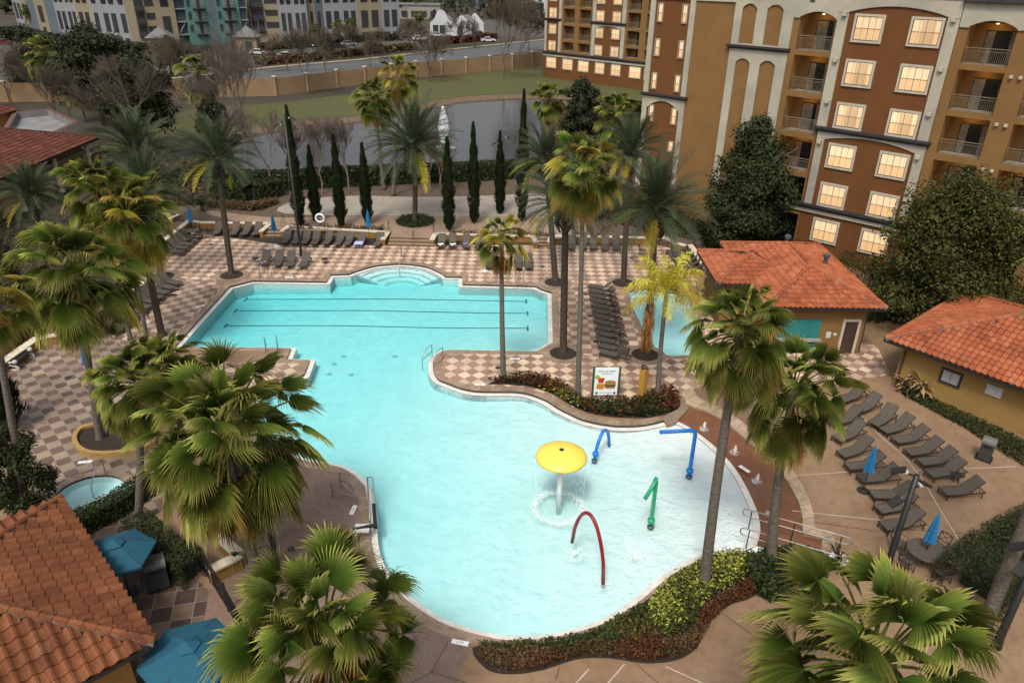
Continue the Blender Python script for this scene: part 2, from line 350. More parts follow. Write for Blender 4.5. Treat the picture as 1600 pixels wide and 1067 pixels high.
# joints of the concrete: light and dark saw cuts
mb=MB()
def joint(pts,w_,mi):
    p=[Vector((*q,0)) for q in W(pts)]
    for a,b in zip(p,p[1:]):
        d=(b-a).normalized(); s_=Vector((-d.y,d.x,0))*w_/2; z=Vector((0,0,.0125))
        mb.quad(a-s_+z,b-s_+z,b+s_+z,a+s_+z,mi)
CURV=[(1345,650),(1380,685),(1415,715),(1445,755),(1468,795),(1490,830),(1512,870),(1522,905)]
for a,b in zip(CURV,CURV[1:]): joint([a,b],.05,0)
for p in ([(1243,743),(1330,737)],[(1430,735),(1588,729)],[(900,1067),(920,1045)],[(950,1067),(976,1037)],[(1040,1041),(1100,1068)],[(1238,798),(1400,815)]): joint(p,.05,0)
for p in ([(1246,812),(1372,830)],[(1360,770),(1390,850)],[(1390,825),(1560,838)],[(1125,955),(1176,992)],[(868,1062),(874,1043)],[(700,1002),(674,1050)],[(674,1050),(640,1068)],[(674,1050),(740,1070)],[(992,1036),(1030,1068)],[(436,875),(480,882)],[(450,828),(530,822)]): joint(p,.035,1)
struct('paving_joint',mb,[mat('joint_pale',(.55,.47,.38)),mat('joint_dark',(.09,.07,.06))])
# ---------------------------------------------------------------- coping, tile band, gutter, basin
idx=[(i1+1+k)%n for k in range((i0-i1-1)%n)]; CO=[PO[i] for i in idx]
mb=MB(); o1=offset(CO,.46,False); strip(mb,CO,o1,.016,.016,0,False); strip(mb,o1,o1,.016,-.01,0,False); struct('pool_coping',mb,MAT['coping'])
mb=MB()
for i in range(n):
    j=(i+1)%n; z=[-.12 if BE[k] else .016 for k in (i,j)]; zl=[-.122,-.122]
    a,b=PO[i],PO[j]; c,d=LED[i],LED[j]
    mb.quad((*a,zl[0]),(*b,zl[1]),(*b,z[1]),(*a,z[0]),0)
    mb.quad((*a,-.122),(*c,-.125),(*d,-.125),(*b,-.122),1)
    zf=[-depth(q)-.03 for q in (c,d)]
    e,f=offset([c,d],-.012,False)
    mb.quad((*c,-.125),(*c,-.16),(*d,-.16),(*d,-.125),0); mb.quad((*c,-.16),(*c,zf[0]-.1),(*d,zf[1]-.1),(*d,-.16),2)
struct('pool_wall',mb,[MAT['tile_dark'],MAT['gutter'],MAT['plaster_white']])
mb=MB(); g_=1.0; xs=[p[0] for p in PO]; ys=[p[1] for p in PO]; x0,y0=min(xs)-.5,min(ys)-.5; nx=int((max(xs)-x0)/g_)+2; ny=int((max(ys)-y0)/g_)+2
vs=[(x0+i*g_,y0+j*g_,-depth((x0+i*g_,y0+j*g_))) for j in range(ny+1) for i in range(nx+1)]
mb.add(vs,[(j*(nx+1)+i,j*(nx+1)+i+1,(j+1)*(nx+1)+i+1,(j+1)*(nx+1)+i) for j in range(ny) for i in range(nx) if any(inside((x0+(i+u)*g_,y0+(j+v)*g_),offset(PO,.3)) for u in(-.2,.5,1.2) for v in(-.2,.5,1.2))])
struct('pool_floor',mb,MAT['plaster_white'],True)
def basin(name,poly,dep):
    mb=MB(); c=offset(poly,-.02); k=len(poly)
    strip(mb,poly,offset(poly,.4),.014,.014,0); strip(mb,offset(poly,.4),offset(poly,.4),.014,-.02,0)
    for i in range(k):
        j=(i+1)%k; mb.quad((*poly[i],-.1),(*poly[j],-.1),(*poly[j],.014),(*poly[i],.014),1); mb.quad((*poly[i],-dep-.1),(*poly[j],-dep-.1),(*poly[j],-.1),(*poly[i],-.1),2)
    mb.sheet(poly,-dep,mi=2); return struct(name,mb,[MAT['coping'],MAT['tile_dark'],MAT['plaster_white']])
basin('kids_pool',KID,.45); basin('spa',SPA,.42)
# water: clear body that swallows red with depth, rippled surface
def watermat(name,dens,ripple,sc1,col=(.10,.86,.92)):
    mt,t,b=nt(name); t.nodes.remove(b); o=t.nodes['Material Output']; tc=N(t,'ShaderNodeTexCoord').outputs['Object']
    gl=N(t,'ShaderNodeBsdfGlossy'); gl.inputs['Roughness'].default_value=.03; tr=N(t,'ShaderNodeBsdfTransparent'); mx=N(t,'ShaderNodeMixShader'); fr=N(t,'ShaderNodeFresnel'); fr.inputs['IOR'].default_value=1.33
    n1=noise(t,tc,sc1,3,.6); n2=noise(t,tc,sc1*4.5,2,.5); h=math_(t,'ADD',n1.outputs[0],math_(t,'MULTIPLY',n2.outputs[0],.8))
    bp=N(t,'ShaderNodeBump'); bp.inputs['Strength'].default_value=ripple; bp.inputs['Distance'].default_value=.07; t.links.new(h,bp.inputs['Height'])
    t.links.new(bp.outputs[0],gl.inputs['Normal']); t.links.new(bp.outputs[0],fr.inputs['Normal'])
    t.links.new(fr.outputs[0],mx.inputs[0]); t.links.new(tr.outputs[0],mx.inputs[1]); t.links.new(gl.outputs[0],mx.inputs[2]); t.links.new(mx.outputs[0],o.inputs['Surface'])
    va=N(t,'ShaderNodeVolumeAbsorption'); va.inputs[0].default_value=c4(col); va.inputs[1].default_value=dens; t.links.new(va.outputs[0],o.inputs['Volume']); MAT[name]=mt; return mt
watermat('pool_water',.64,.82,2.2,(.095,.89,.92))
def water(poly,z,zb,name='pool_water'):
    mb=MB(); k=len(poly); mb.sheet(poly,z); 
    mb.add([(*p,z) for p in poly]+[(*p,zb) for p in poly],[(i,k+i,k+(i+1)%k,(i+1)%k) for i in range(k)]); t0=MB(); t0.sheet(poly,zb); mb.add(t0.v,[f[::-1] for f in t0.f])
    return struct('water',mb,MAT[name])
water(offset(PO,-.30),-.131,-2.6); water(offset(KID,.02),-.09,-1.2); water(offset(SPA,.02),-.09,-1.2)
# lane lines and steps on the pool floor
mb=MB()
for a,b in (((386,479),(822,487.5)),((370,497.5),(824,507.5)),((355,522),(824,533))):
    A,B=G(*a,-1.6),G(*b,-1.6); A.z=-depth(A)+.02; B.z=-depth(B)+.02
    for i in range(24):
        q,w_=A.lerp(B,i/24),A.lerp(B,(i+1)/24); q.z=-depth(q)+.03; w_.z=-depth(w_)+.03; mb.bar(q,w_,.075,.012)
    for P in (A,B): mb.bar(P-Vector((.0,.35,0)),P+Vector((0,.35,0)),.12,.02)
struct('lane_line',mb,mat('lane_blue',(.08,.17,.23),(.11,.21,.28),3,.5))
mb=MB(); C=Vector(G(628,437)[:2]); arc=W([(560,425),(583,417.5),(607.5,414.3),(628,413.6),(650,415.3),(668,419),(688,428)])
for k in range(4):
    p=smooth([tuple(Vector(q).lerp(C,.10+.17*k)) for q in arc],False,4); q=offset(p,.055,False); z=-.22-.14*k
    far=[tuple(Vector(a).lerp(C,-.12)) for a in smooth(arc,False,4)]
    mb.prism(p+far[::-1],-1.7,z,0); 
    for e in range(len(p)-1): mb.quad((*p[e],z+.006),(*p[e+1],z+.006),(*Vector(p[e+1]).lerp(C,-.028),z+.006),(*Vector(p[e]).lerp(C,-.028),z+.006),1)
struct('pool_steps',mb,[MAT['plaster_white'],MAT['tile_dark']])
# rust-stained splash strip and its kerb
mb=MB(); bs=[p for p,b in zip(PO,BE) if b]; L=[(*p,-.12) for p in bs]
far=sl if (Vector(sl[0])-Vector(bs[0])).length<(Vector(sl[-1])-Vector(bs[0])).length else sl[::-1]
poly=[Vector((*p,0)) for p in bs]+[Vector((*p,0)) for p in far[::-1]]; tr=tessellate_polygon([poly]); zz=[-.12]*len(bs)+[-.015]*len(far)
fs=[]
for a,b,c in tr: fs.append((a,b,c) if (poly[b]-poly[a]).cross(poly[c]-poly[a]).z>0 else (a,c,b))
mb.add([(p.x,p.y,z) for p,z in zip(poly,zz)],fs); struct('splash_strip',mb,MAT['rust'])
KI=smooth(W([(1064,615),(1072,632),(1100,643),(1125,655),(1150,675),(1175,697),(1200,716),(1225,746),(1247,786),(1254,815),(1255,836),(1283,842),(1281,868)]),False,2)
KO=smooth(W([(1082,606),(1090,622),(1112,634),(1138,646),(1163,664),(1186,683),(1207,701),(1241,741),(1263,780),(1272,812),(1275,829),(1303,834),(1303,872)]),False,2)
mb=MB(); strip(mb,KI,KO,.10,.10,0,False); strip(mb,KI,KI,-.1,.10,0,False); strip(mb,KO,KO,.10,-.05,0,False); struct('kerb',mb,stripmat('kerb_stone',(.36,.275,.19),(.28,.21,.145),(.10,.08,.06),.9))
mb=MB(); p=W([(1036,655),(1043,664),(1056,660),(1076,638),(1066,622),(1052,638)]); mb.prism(p,-.2,.03); struct('kerb',mb,mat('kerb_plain',(.36,.27,.19),(.26,.19,.13),3,.8,.2))
# ---------------------------------------------------------------- terrace, sand, lake, lawn, road
TB=W([(200,330),(300,345),(423,352),(451,354),(606,364),(678,366),(880,370),(1014,372),(1051,379),(1077,384),(1120,370),(1150,300)],.5)
TF=W([(1060,262),(940,268),(820,272),(700,276),(560,280),(430,283),(300,276),(190,282)],.5)
TERR=TB+TF
mb=MB(); mb.prism(TERR,-.1,.48); struct('terrace',mb,mat('terrace_soil',(.10,.07,.045),(.16,.11,.075),2,.95,.4,15))
def sheet5(name,pts,m_,z):
    mb=MB(); p=smooth(W(pts,z),True,3); mb.sheet(p if area(p)>0 else p[::-1],z); return struct(name,mb,m_)
sheet5('path',[(400,338),(470,340),(600,337),(760,338),(900,338),(900,372),(760,366),(600,362),(470,360),(395,352),(330,336),(330,329)],MAT['tan_path'],.487)
sheet5('sand',[(432,330),(470,312),(560,306),(650,308),(760,306),(860,304),(880,336),(760,338),(600,337),(500,337)],MAT['sand'],.492)
mb=MB(); lo=offset(LAKE,-2.6); strip(mb,LAKE,lo,-.03,-.95,0); struct('lake_bank',mb,mat('bank',(.13,.085,.05),(.20,.135,.085),1.5,.95,.4,12))
mt,t,b=nt('lake_water'); b.inputs['Base Color'].default_value=(.014,.011,.008,1); b.inputs['Roughness'].default_value=.03; b.inputs['IOR'].default_value=1.33; b.inputs['Specular IOR Level'].default_value=.5
tc=N(t,'ShaderNodeTexCoord').outputs['Object']; mpl=N(t,'ShaderNodeMapping'); mpl.inputs['Scale'].default_value=(.35,1.3,1); t.links.new(tc,mpl.inputs[0]); bump(t,b,noise(t,mpl.outputs[0],.6,5,.6).outputs[0],.3,.2); MAT['lake_water']=mt
mb=MB(); mb.sheet(offset(LAKE,.3),-.6); struct('lake',mb,mt)
LAWN=W([(150,230),(300,170),(420,162),(560,146),(640,128),(760,110),(860,96),(1010,120),(1010,200),(1070,230),(1048,168),(962,151),(850,145),(758,148),(698,154),(637,165),(556,180),(418,196),(297,218),(150,255)])
mb=MB(); mb.sheet(LAWN if area(LAWN)>0 else LAWN[::-1],-.022); struct('grass',mb,MAT['grass'])
ROAD=W([(250,128),(430,107),(560,96),(700,80),(860,63),(1000,50),(1000,60),(860,76),(700,95),(560,112),(430,124),(250,146)])
mb=MB(); mb.sheet(ROAD if area(ROAD)>0 else ROAD[::-1],-.018); struct('road',mb,MAT['asphalt'])
mb=MB(); kk=W([(250,126),(430,105.5),(560,94.5),(700,78.5),(860,62),(1000,49)]); k2=offset(kk,1.6,False)
if (Vector(k2[0])).length<(Vector(kk[0])).length: k2=offset(kk,-1.6,False)
strip(mb,kk,k2,.06,.06,0,False); strip(mb,kk,kk,-.05,.06,0,False); struct('pavement',mb,mat('kerb_pale',(.42,.36,.24),(.33,.28,.19),.5,.9))
PARK=W([(0,50),(60,46),(130,66),(250,78),(400,74),(540,62),(640,52),(700,38),(860,22),(860,55),(700,72),(560,88),(430,99),(250,118),(0,150)])
mb=MB(); mb.sheet(PARK if area(PARK)>0 else PARK[::-1],-.024); struct('car_park',mb,mat('carpark',(.085,.075,.068),(.12,.105,.09),.3,.95))
# ---------------------------------------------------------------- plants
UP=Vector((0,0,1))
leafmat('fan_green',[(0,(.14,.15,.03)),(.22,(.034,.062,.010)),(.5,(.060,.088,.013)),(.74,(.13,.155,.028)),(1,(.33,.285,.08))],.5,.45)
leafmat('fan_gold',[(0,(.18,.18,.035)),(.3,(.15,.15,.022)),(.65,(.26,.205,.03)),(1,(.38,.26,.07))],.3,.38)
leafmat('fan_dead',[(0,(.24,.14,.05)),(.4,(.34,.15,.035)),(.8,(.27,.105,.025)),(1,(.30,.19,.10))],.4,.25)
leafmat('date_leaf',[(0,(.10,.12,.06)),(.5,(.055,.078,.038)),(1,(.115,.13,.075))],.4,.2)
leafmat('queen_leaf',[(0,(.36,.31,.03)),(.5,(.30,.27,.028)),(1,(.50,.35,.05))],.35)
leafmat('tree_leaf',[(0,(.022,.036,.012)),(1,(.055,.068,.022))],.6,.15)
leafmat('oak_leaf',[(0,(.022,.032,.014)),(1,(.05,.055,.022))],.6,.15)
leafmat('lime_leaf',[(0,(.042,.054,.012)),(1,(.092,.092,.022))],.75,.2)
leafmat('cypress_leaf',[(0,(.016,.03,.010)),(1,(.045,.062,.02))],.5,.1)
leafmat('hedge_leaf',[(0,(.02,.03,.01)),(1,(.05,.065,.02))],.6,.15)
leafmat('red_leaf',[(0,(.05,.016,.008)),(1,(.17,.055,.02))],.8,.15)
leafmat('variegated_leaf',[(0,(.06,.09,.012)),(1,(.34,.33,.06))],.7,.15)
leafmat('dry_leaf',[(0,(.07,.045,.02)),(1,(.17,.10,.045))],.6,.1)
def barkmat(name,c1,c2,rings):
    mt,t,b=nt(name); tc=N(t,'ShaderNodeTexCoord').outputs['Object']; sx=N(t,'ShaderNodeSeparateXYZ'); t.links.new(tc,sx.inputs[0])
    n1=noise(t,tc,7,6,.7); h=math_(t,'FRACT',math_(t,'ADD',math_(t,'MULTIPLY',sx.outputs[2],rings),math_(t,'MULTIPLY',n1.outputs[0],1.2)))
    o=ramp(t,n1.outputs[0],[(.3,c1),(.68,c2)]).outputs[0]; o=mixc(t,1.0,o,ramp(t,h,[(0,(.62,)*3),(.25,(1,1,1)),(1,(1.05,)*3)]).outputs[0],'MULTIPLY')
    t.links.new(o,b.inputs['Base Color']); b.inputs['Roughness'].default_value=.9; b.inputs['Specular IOR Level'].default_value=.15
    bump(t,b,math_(t,'ADD',h,n1.outputs[0]),.7,.03); MAT[name]=mt; return mt
barkmat('palm_bark',(.085,.07,.056),(.16,.138,.115),5); barkmat('date_bark',(.035,.027,.02),(.10,.075,.055),7); barkmat('bark',(.05,.038,.028),(.11,.09,.07),.8)
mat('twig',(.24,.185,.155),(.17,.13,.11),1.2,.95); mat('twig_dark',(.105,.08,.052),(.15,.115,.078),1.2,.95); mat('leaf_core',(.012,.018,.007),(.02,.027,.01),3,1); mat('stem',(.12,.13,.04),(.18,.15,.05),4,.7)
def fanleaf(mb,o,az,el,pet,rad,rg,mi,droop,lod):
    d=Vector((math.cos(az)*math.cos(el),math.sin(az)*math.cos(el),math.sin(el))); p=Vector(o); pts=[p.copy()]
    st=4
    for i in range(st):
        d=(d-UP*(.16+.10*droop)*(.7 if el>.6 else 1)).normalized(); p=p+d*pet/st; pts.append(p.copy())
    mb.tube(pts,[.03,.026,.022,.019,.016],4,mi,cap=False,uv=(rg.random(),.05))
    t_=(d-UP*.25*droop).normalized(); s_=t_.cross(UP); s_=s_.normalized() if s_.length>.05 else Vector((math.sin(az),-math.cos(az),0)); n_=s_.cross(t_)
    roll=rg.uniform(-.5,.5); s_,n_=s_*math.cos(roll)+n_*math.sin(roll),n_*math.cos(roll)-s_*math.sin(roll)
    K=lod; half=R(rg.uniform(98,124)); lu=rg.random(); da=2*half/K
    for k in range(K):
        a=-half+da*(k+.5); L=rad*(1-.30*(abs(a)/half)**2)*rg.uniform(.9,1.06)
        def q(ang,r,lift): return p+(t_*math.cos(ang)+s_*math.sin(ang))*r+n_*(lift+.26*abs(math.sin(ang*.5))*r-.18*r)
        w=da*.47; r1,r2,r3=L*.34,L*.70,L*1.06; z=rad*.06; g=droop*rad*rg.uniform(.7,1.3)
        A=q(a-w,r1,-z); B=q(a+w,r1,z); C_=q(a-w*.34,r2,-z*.4)-UP*g*.13; D=q(a+w*.34,r2,z*.4)-UP*g*.13; e1=q(a,r2+.02,0); E=e1.lerp(q(a+rg.uniform(-.5,.5)*w,r3,0),.75)-UP*g*rg.uniform(.36,.62)
        u=min(1,max(0,lu+rg.uniform(-.25,.25)))
        mb.add([p,A,B,C_,D,E],[(0,1,2),(1,3,4,2),(3,5,4)],mi,[(u,.12),(u,.5),(u,.5),(u,.80),(u,.80),(u,1)])
def fan_crown(seed,n=50,lod=40,gold=.0,dead=9,droop=1.):
    rg=random.Random(seed); mb=MB(); sk=MB()
    for i in range(n):
        f=(i+.5)/n; az=i*2.39996+rg.uniform(-.25,.25); el=R(86-118*f**.9+rg.uniform(-10,10))
        old=f>.72
        mi=1 if rg.random()<gold+(.12 if old else 0) else 0
        fanleaf(mb,(.08*math.cos(az),.08*math.sin(az),-.5*f),az,el,rg.uniform(.85,1.4)*(.72 if f<.12 else 1),rg.uniform(.66,.9),rg,mi,droop*(.5+.55*f)*rg.uniform(.7,1.25),lod)
    for i in range(dead):
        az=rg.uniform(0,2*PI); fanleaf(sk,(.1*math.cos(az),.1*math.sin(az),-.65-.05*i),az,R(rg.uniform(-72,-48)),rg.uniform(.5,.85),rg.uniform(.6,.8),rg,0,1.3,max(10,lod-8))
    return mb,sk
def trunk_mesh(pts,r0,r1,flare=1.5,n=10):
    mb=MB(); k=len(pts); rs=[]
    for i in range(k):
        f=i/(k-1); rs.append(r0+(r1-r0)*f if i else r0*flare)
    mb.tube(pts,rs,n); return mb
def bez(a,b,k=12,bow=0.,rg=rnd):
    a,b=Vector(a),Vector(b); s_=Vector((rg.uniform(-1,1),rg.uniform(-1,1),0))*bow
    f=[0,.03]+[i/(k-1) for i in range(1,k)]
    return [a.lerp(b,q)+s_*math.sin(PI*q) for q in f]
CROWN={}
def crownset(kind,seed,**k):
    key=(kind,seed)
    if key not in CROWN:
        if kind=='fan':
            a,b=fan_crown(seed,**k); A=a.build('crown',[MAT['fan_green'],MAT['fan_gold']]); B=b.build('dead_fronds',MAT['fan_dead']) if b.v else None
        elif kind=='date': A=date_crown(seed,**k).build('crown',[MAT['date_leaf'],MAT['queen_leaf']]); B=boots(seed).build('frond_stubs',MAT['date_bark'])
        else: A=queen_crown(seed).build('crown',MAT['queen_leaf']); B=None
        CROWN[key]=[A,B,False]
    A,B,u=CROWN[key]; CROWN[key][2]=True; o=[]
    for x in (A,B):
        if x is None: o.append(None)
        elif not u: o.append(x)
        else: y=x.copy(); COL.objects.link(y); o.append(y)
    return o
def pinnate(mb,o,az,el,L,rg,mi,sag,nl,ll,lw,vee,plume=0.,lump=0):
    d=Vector((math.cos(az)*math.cos(el),math.sin(az)*math.cos(el),math.sin(el))); p=Vector(o); st=9; P=[p.copy()]; D=[d.copy()]
    for i in range(st):
        d=(d-UP*sag*(.4+1.1*i/st)/st*2).normalized(); p=p+d*L/st; P.append(p.copy()); D.append(d.copy())
    u0=rg.random(); mb.tube(P,[.03*(1-.8*i/st) for i in range(st+1)],3,mi,cap=False,uv=(u0,.02))
    for i in range(nl):
        f=.12+.88*(i+.5)/nl; x=f*st; k=min(st-1,int(x)); q=P[k].lerp(P[k+1],x-k); t_=D[k].lerp(D[k+1],x-k).normalized()
        s_=t_.cross(UP); s_=s_.normalized() if s_.length>.05 else Vector((math.sin(az),-math.cos(az),0)); n_=s_.cross(t_)
        l=ll*(.45+.75*math.sin(PI*min(1,f*.95+.08)))*rg.uniform(.85,1.1)
        for sg in (-1,1):
            v=vee+rg.uniform(-.2,.2)+plume*rg.uniform(-1,1); e=(s_*sg*math.cos(v)+n_*math.sin(v))*.8+t_*(.62 if f<.85 else 1.0); e.normalize()
            w=t_*lw; u=min(1,max(0,u0+rg.uniform(-.25,.25))); m_=q+e*l*.55-UP*l*.03; tp=q+e*l-UP*l*(.10+lump)
            mb.add([q-w*.5,q+w*.5,m_+w*.6,m_-w*.6,tp],[(0,1,2,3),(3,2,4)],mi,[(u,.1),(u,.1),(u,.6),(u,.6),(u,1)])
def date_crown(seed,n=60,gold=.0):
    rg=random.Random(seed); mb=MB()
    for i in range(n):
        f=(i+.5)/n; az=i*2.39996+rg.uniform(-.3,.3); el=R(84-104*f+rg.uniform(-7,7))
        pinnate(mb,(.12*math.cos(az),.12*math.sin(az),-.35*f),az,el,rg.uniform(2.3,2.9)*(.8 if f<.1 else 1),rg,1 if f>.93 and rg.random()<.5 else 0,.34+.25*f,40,.42,.027,.55)
    return mb
def boots(seed):
    rg=random.Random(seed); mb=MB()
    for i in range(70):
        az=i*2.39996; z=-.25-1.35*i/70; r=.26+.10*math.sin(PI*(i+8)/85); a=Vector((r*math.cos(az),r*math.sin(az),z)); d=Vector((math.cos(az),math.sin(az),1.5)).normalized()
        mb.bar(a-d*.1,a+d*rg.uniform(.22,.36),.11,.045)
    return mb
def queen_crown(seed):
    rg=random.Random(seed); mb=MB()
    for i in range(26):
        f=(i+.5)/26; az=i*2.39996; pinnate(mb,(0,0,-.3*f),az,R(80-85*f+rg.uniform(-8,8)),rg.uniform(2.0,2.5),rg,0,.75,34,.5,.034,.0,.7,.45)
    return mb
def palm(kind,label,group,base,crown,size,seed,r0,r1,bark='palm_bark',flare=1.5,bow=.12,**k):
    """base and crown are world points; size scales the crown"""
    base=Vector(base); crown=Vector(crown); nm={'fan':'fan_palm','date':'date_palm','queen':'queen_palm'}[kind]
    t_=thing(nm,label,'palm tree',base,0,group); top=crown-base
    trunk_mesh(bez((0,0,-.05),top-UP*.25,12,bow),r0,r1,flare).build('trunk',MAT[bark],t_,True)
    A,B=crownset(kind,seed,**k); rz=rnd.uniform(0,2*PI)
    for x in (A,B):
        if x: x.parent=t_; x.location=top; x.rotation_euler=(rnd.uniform(-.12,.12),rnd.uniform(-.12,.12),rz); x.scale=(size,)*3
    return t_
def spot(bp,cp,zb=0,h=None):
    """base pixel and crown pixel -> points at one depth; without a base pixel the crown stands h above the ground"""
    if bp is None:
        c=G(cp[0],cp[1],h); return Vector((c.x,c.y,zb)),c
    b=G(bp[0],bp[1],zb); return b,ATY(cp[0],cp[1],b.y)
FG='fan palms around the pool'; DG='date palms around the pool'; FF='fan palms by the lake'
def csize(c,halfpx,unit): return halfpx/ppm(c)/unit
FANS=[ # label, base px, crown px, half width px, height if no base, seed, r0
 ('small fan palm with a hanging brown skirt on the peninsula between the two pool basins',(787,594),(784,368),46,None,11,.17,dict(gold=.55,dead=9,n=24)),
 ('tall slim fan palm with golden lower fronds beside the menu poster',(903,620),(912,262),62,None,12,.17,dict(gold=.42,dead=8)),
 ('tall leaning fan palm rising from the variegated bed at the splash pool edge',(1100,915),(1158,512),88,None,1,.22,dict(n=56)),
 ('fan palm with ragged drooping crown beside the metal ramp handrails',(1204,885),(1243,600),96,None,2,.22,{}),
 ('broad fan palm whose trunk stands in the curved yellow planter by the spa',(157,688),(118,420),95,None,3,.21,{}),
 ('big foreground fan palm with bright fronds, left of the pool beside a dark lamp pole',(405,905),(352,672),138,None,4,.24,dict(n=74)),
 ('fan palm behind the big foreground palm, its grey trunk beside the round spa',(216,815),(212,590),70,None,5,.19,dict(n=58)),
 ('fan palm with yellow fronds and orange skirt at the left row of loungers',(230,538),(196,330),72,None,12,.16,dict(gold=.42,dead=8)),
 ('fan palm with upright green crown behind the yellow-fronded one on the left deck',(204,530),(150,290),58,None,3,.15,{}),
 ('fan palm at the left edge of the photo with dead orange fronds',(44,815),(-20,455),70,None,11,.18,dict(gold=.55,dead=9,n=24)),
 ('fan palm with low dark crown in front of the lap pool corner',None,(262,566),56,7.5,2,.18,{}),
 ('large foreground fan palm at the bottom edge, below the round end of the pool',None,(505,978),152,6.6,6,.24,dict(n=60)),
 ('large foreground fan palm at the bottom right corner, in front of the round patio table',None,(1372,1022),196,8.2,1,.26,{}),
]
for lab,bp,cp,hw,h,sd_,r0,k in FANS:
    b,c=spot(bp,cp,0,h); s_=csize(c,hw,1.72); kk={} if not k else k
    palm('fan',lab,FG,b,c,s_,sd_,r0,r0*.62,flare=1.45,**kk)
b=G(1535,985); t_=thing('fan_palm','grey palm trunk leaving the frame beside the rounded hedge at bottom right','palm tree',b,0,FG)
c=ATY(1625,760,b.y); c=b+(c-b)*2.1; trunk_mesh(bez((0,0,-.05),c-b-UP*.25,12,.1),.27,.18,1.3).build('trunk',MAT['palm_bark'],t_,True)
A,B=crownset('fan',2)
for x in (A,B): x.parent=t_; x.location=c-b
FARF=[('taller of the close pair of fan palms on the lake shore',(614,306),(624,112),34,.5,11),
 ('lower of the close pair of fan palms on the lake shore',(600,296),(587,150),36,.5,3),
 ('lone fan palm with yellow skirt on the lawn beyond the bare pink tree',(312,196),(308,112),36,0,2),
 ('fan palm nearest the left oak, low and yellow skirted',(132,190),(124,118),38,0,12),
 ('fan palm at the far left of the lakeside group, its crown darker and higher',(92,165),(72,84),32,0,3),
 ('fan palm behind the dark magnolia near the lake, right of the tall cypress',(862,225),(858,152),30,0,2),
 ('fan palm standing against the corner of the hotel',(972,275),(966,178),42,0,1)]
for lab,bp,cp,hw,zb,sd_ in FARF:
    b,c=spot(bp,cp,zb); palm('fan',lab,FF,b,c,csize(c,hw,1.72),sd_,.2,.15)
DATES=[('big date palm in the round green bed on the sandy terrace',(648,348),(645,222),72,.5,21),
 ('date palm in a round mulch ring at the left corner of the lap pool',(362,430),(338,240),64,0,22),
 ('date palm in a mulch ring behind the left loungers',(253,434),(226,292),66,0,21),
 ('date palm behind the left ramp, close to the tiled pavilion',(236,380),(213,232),62,0,22),
 ('date palm in front of the tiled pavilion at far left',(70,420),(48,300),52,0,21),
 ('date palm in a mulch ring at the lower right corner of the lap pool',(880,552),(884,312),74,0,22),
 ('date palm with an orange lower trunk between the kids pool and the stacked loungers',(1008,552),(1024,318),86,0,21),
 ('date palm in a mulch ring behind the stacked loungers',(974,441),(988,232),58,0,22),
 ('date palm in a mulch ring at the upper right corner of the lap pool',(868,440),(852,245),54,0,21),
 ('slim date palm trunk between the left loungers and the lap pool',(253,524),(215,330),50,0,22)]
for lab,bp,cp,hw,zb,sd_ in DATES:
    b,c=spot(bp,cp,zb); palm('date',lab,DG,b,c,csize(c,hw,2.35),sd_,.24,.19,'date_bark',1.7)
b=G(1008,552); t_=thing('dead_frond','long orange dead fronds hanging round the palm trunk beside the kids pool','dead fronds',b); mb=MB(); rg=random.Random(77)
for i in range(420): a=rg.uniform(0,2*PI); z=rg.uniform(.5,3.4); L=rg.uniform(.3,.7); q=Vector((math.cos(a)*rg.uniform(.26,.36),math.sin(a)*rg.uniform(.26,.36),z)); s_=Vector((-math.sin(a),math.cos(a),0))*.022; e=q+Vector((math.cos(a)*.10,math.sin(a)*.10,-L)); mb.add([q-s_,q+s_,e],[(0,1,2)],0,[(rg.random(),.2),(rg.random(),.2),(rg.random(),.8)])
mb.build('leaflets',MAT['fan_dead'],t_); b,c=spot((1027,622),(1042,452)); palm('queen','yellow green queen palm with drooping feathery fronds over the kids pool',None,b,c,csize(c,62,1.9),31,.15,.11,'palm_bark',1.6)
# ---- leafy crowns
def leafcloud(mb,c,r,n,size,rg,mi=0,shell=.55,upb=.5,aspect=.55):
    for _ in range(n):
        while 1:
            v=Vector((rg.gauss(0,1),rg.gauss(0,1),rg.gauss(0,1)))
            if v.length>.1: break
        v.normalize(); k=shell+(1-shell)*rg.random()**.6; p=Vector(c)+Vector((v.x*r[0],v.y*r[1],v.z*r[2]))*k
        leaf(mb,p,v+UP*upb+Vector((rg.uniform(-.7,.7),rg.uniform(-.7,.7),rg.uniform(-.5,.7))),size*rg.uniform(.6,1.25),rg,mi,aspect)
def leaf(mb,p,nrm,s_,rg,mi=0,aspect=.55):
    nrm=nrm.normalized(); a=nrm.orthogonal().normalized(); th=rg.uniform(0,2*PI); a=a*math.cos(th)+nrm.cross(a)*math.sin(th); b=nrm.cross(a)*aspect
    u=rg.random(); mb.add([p-a*s_*.5,p-b*s_*.5+a*.05*s_,p+a*s_*.5-nrm*s_*.12,p+b*s_*.5+a*.05*s_],[(0,1,2,3)],mi,[(u,0),(u,.5),(u,1),(u,.5)])
def limbs(mb,top,rg,r0,nb,spread):
    top=Vector(top); pts=bez((0,0,-.1),top*.62,6,.15,rg); mb.tube(pts,[r0*1.5]+[r0*(1-.5*i/6) for i in range(len(pts)-1)],7)
    for i in range(nb):
        a=i*2.4+rg.uniform(-.4,.4); st=top*rg.uniform(.25,.55); e=st+Vector((math.cos(a)*spread[0],math.sin(a)*spread[1],top.z*rg.uniform(.12,.42)))*rg.uniform(.6,.95)
        mb.tube([st,st.lerp(e,.5)+UP*.2,e],[r0*.45,r0*.3,r0*.1],5)
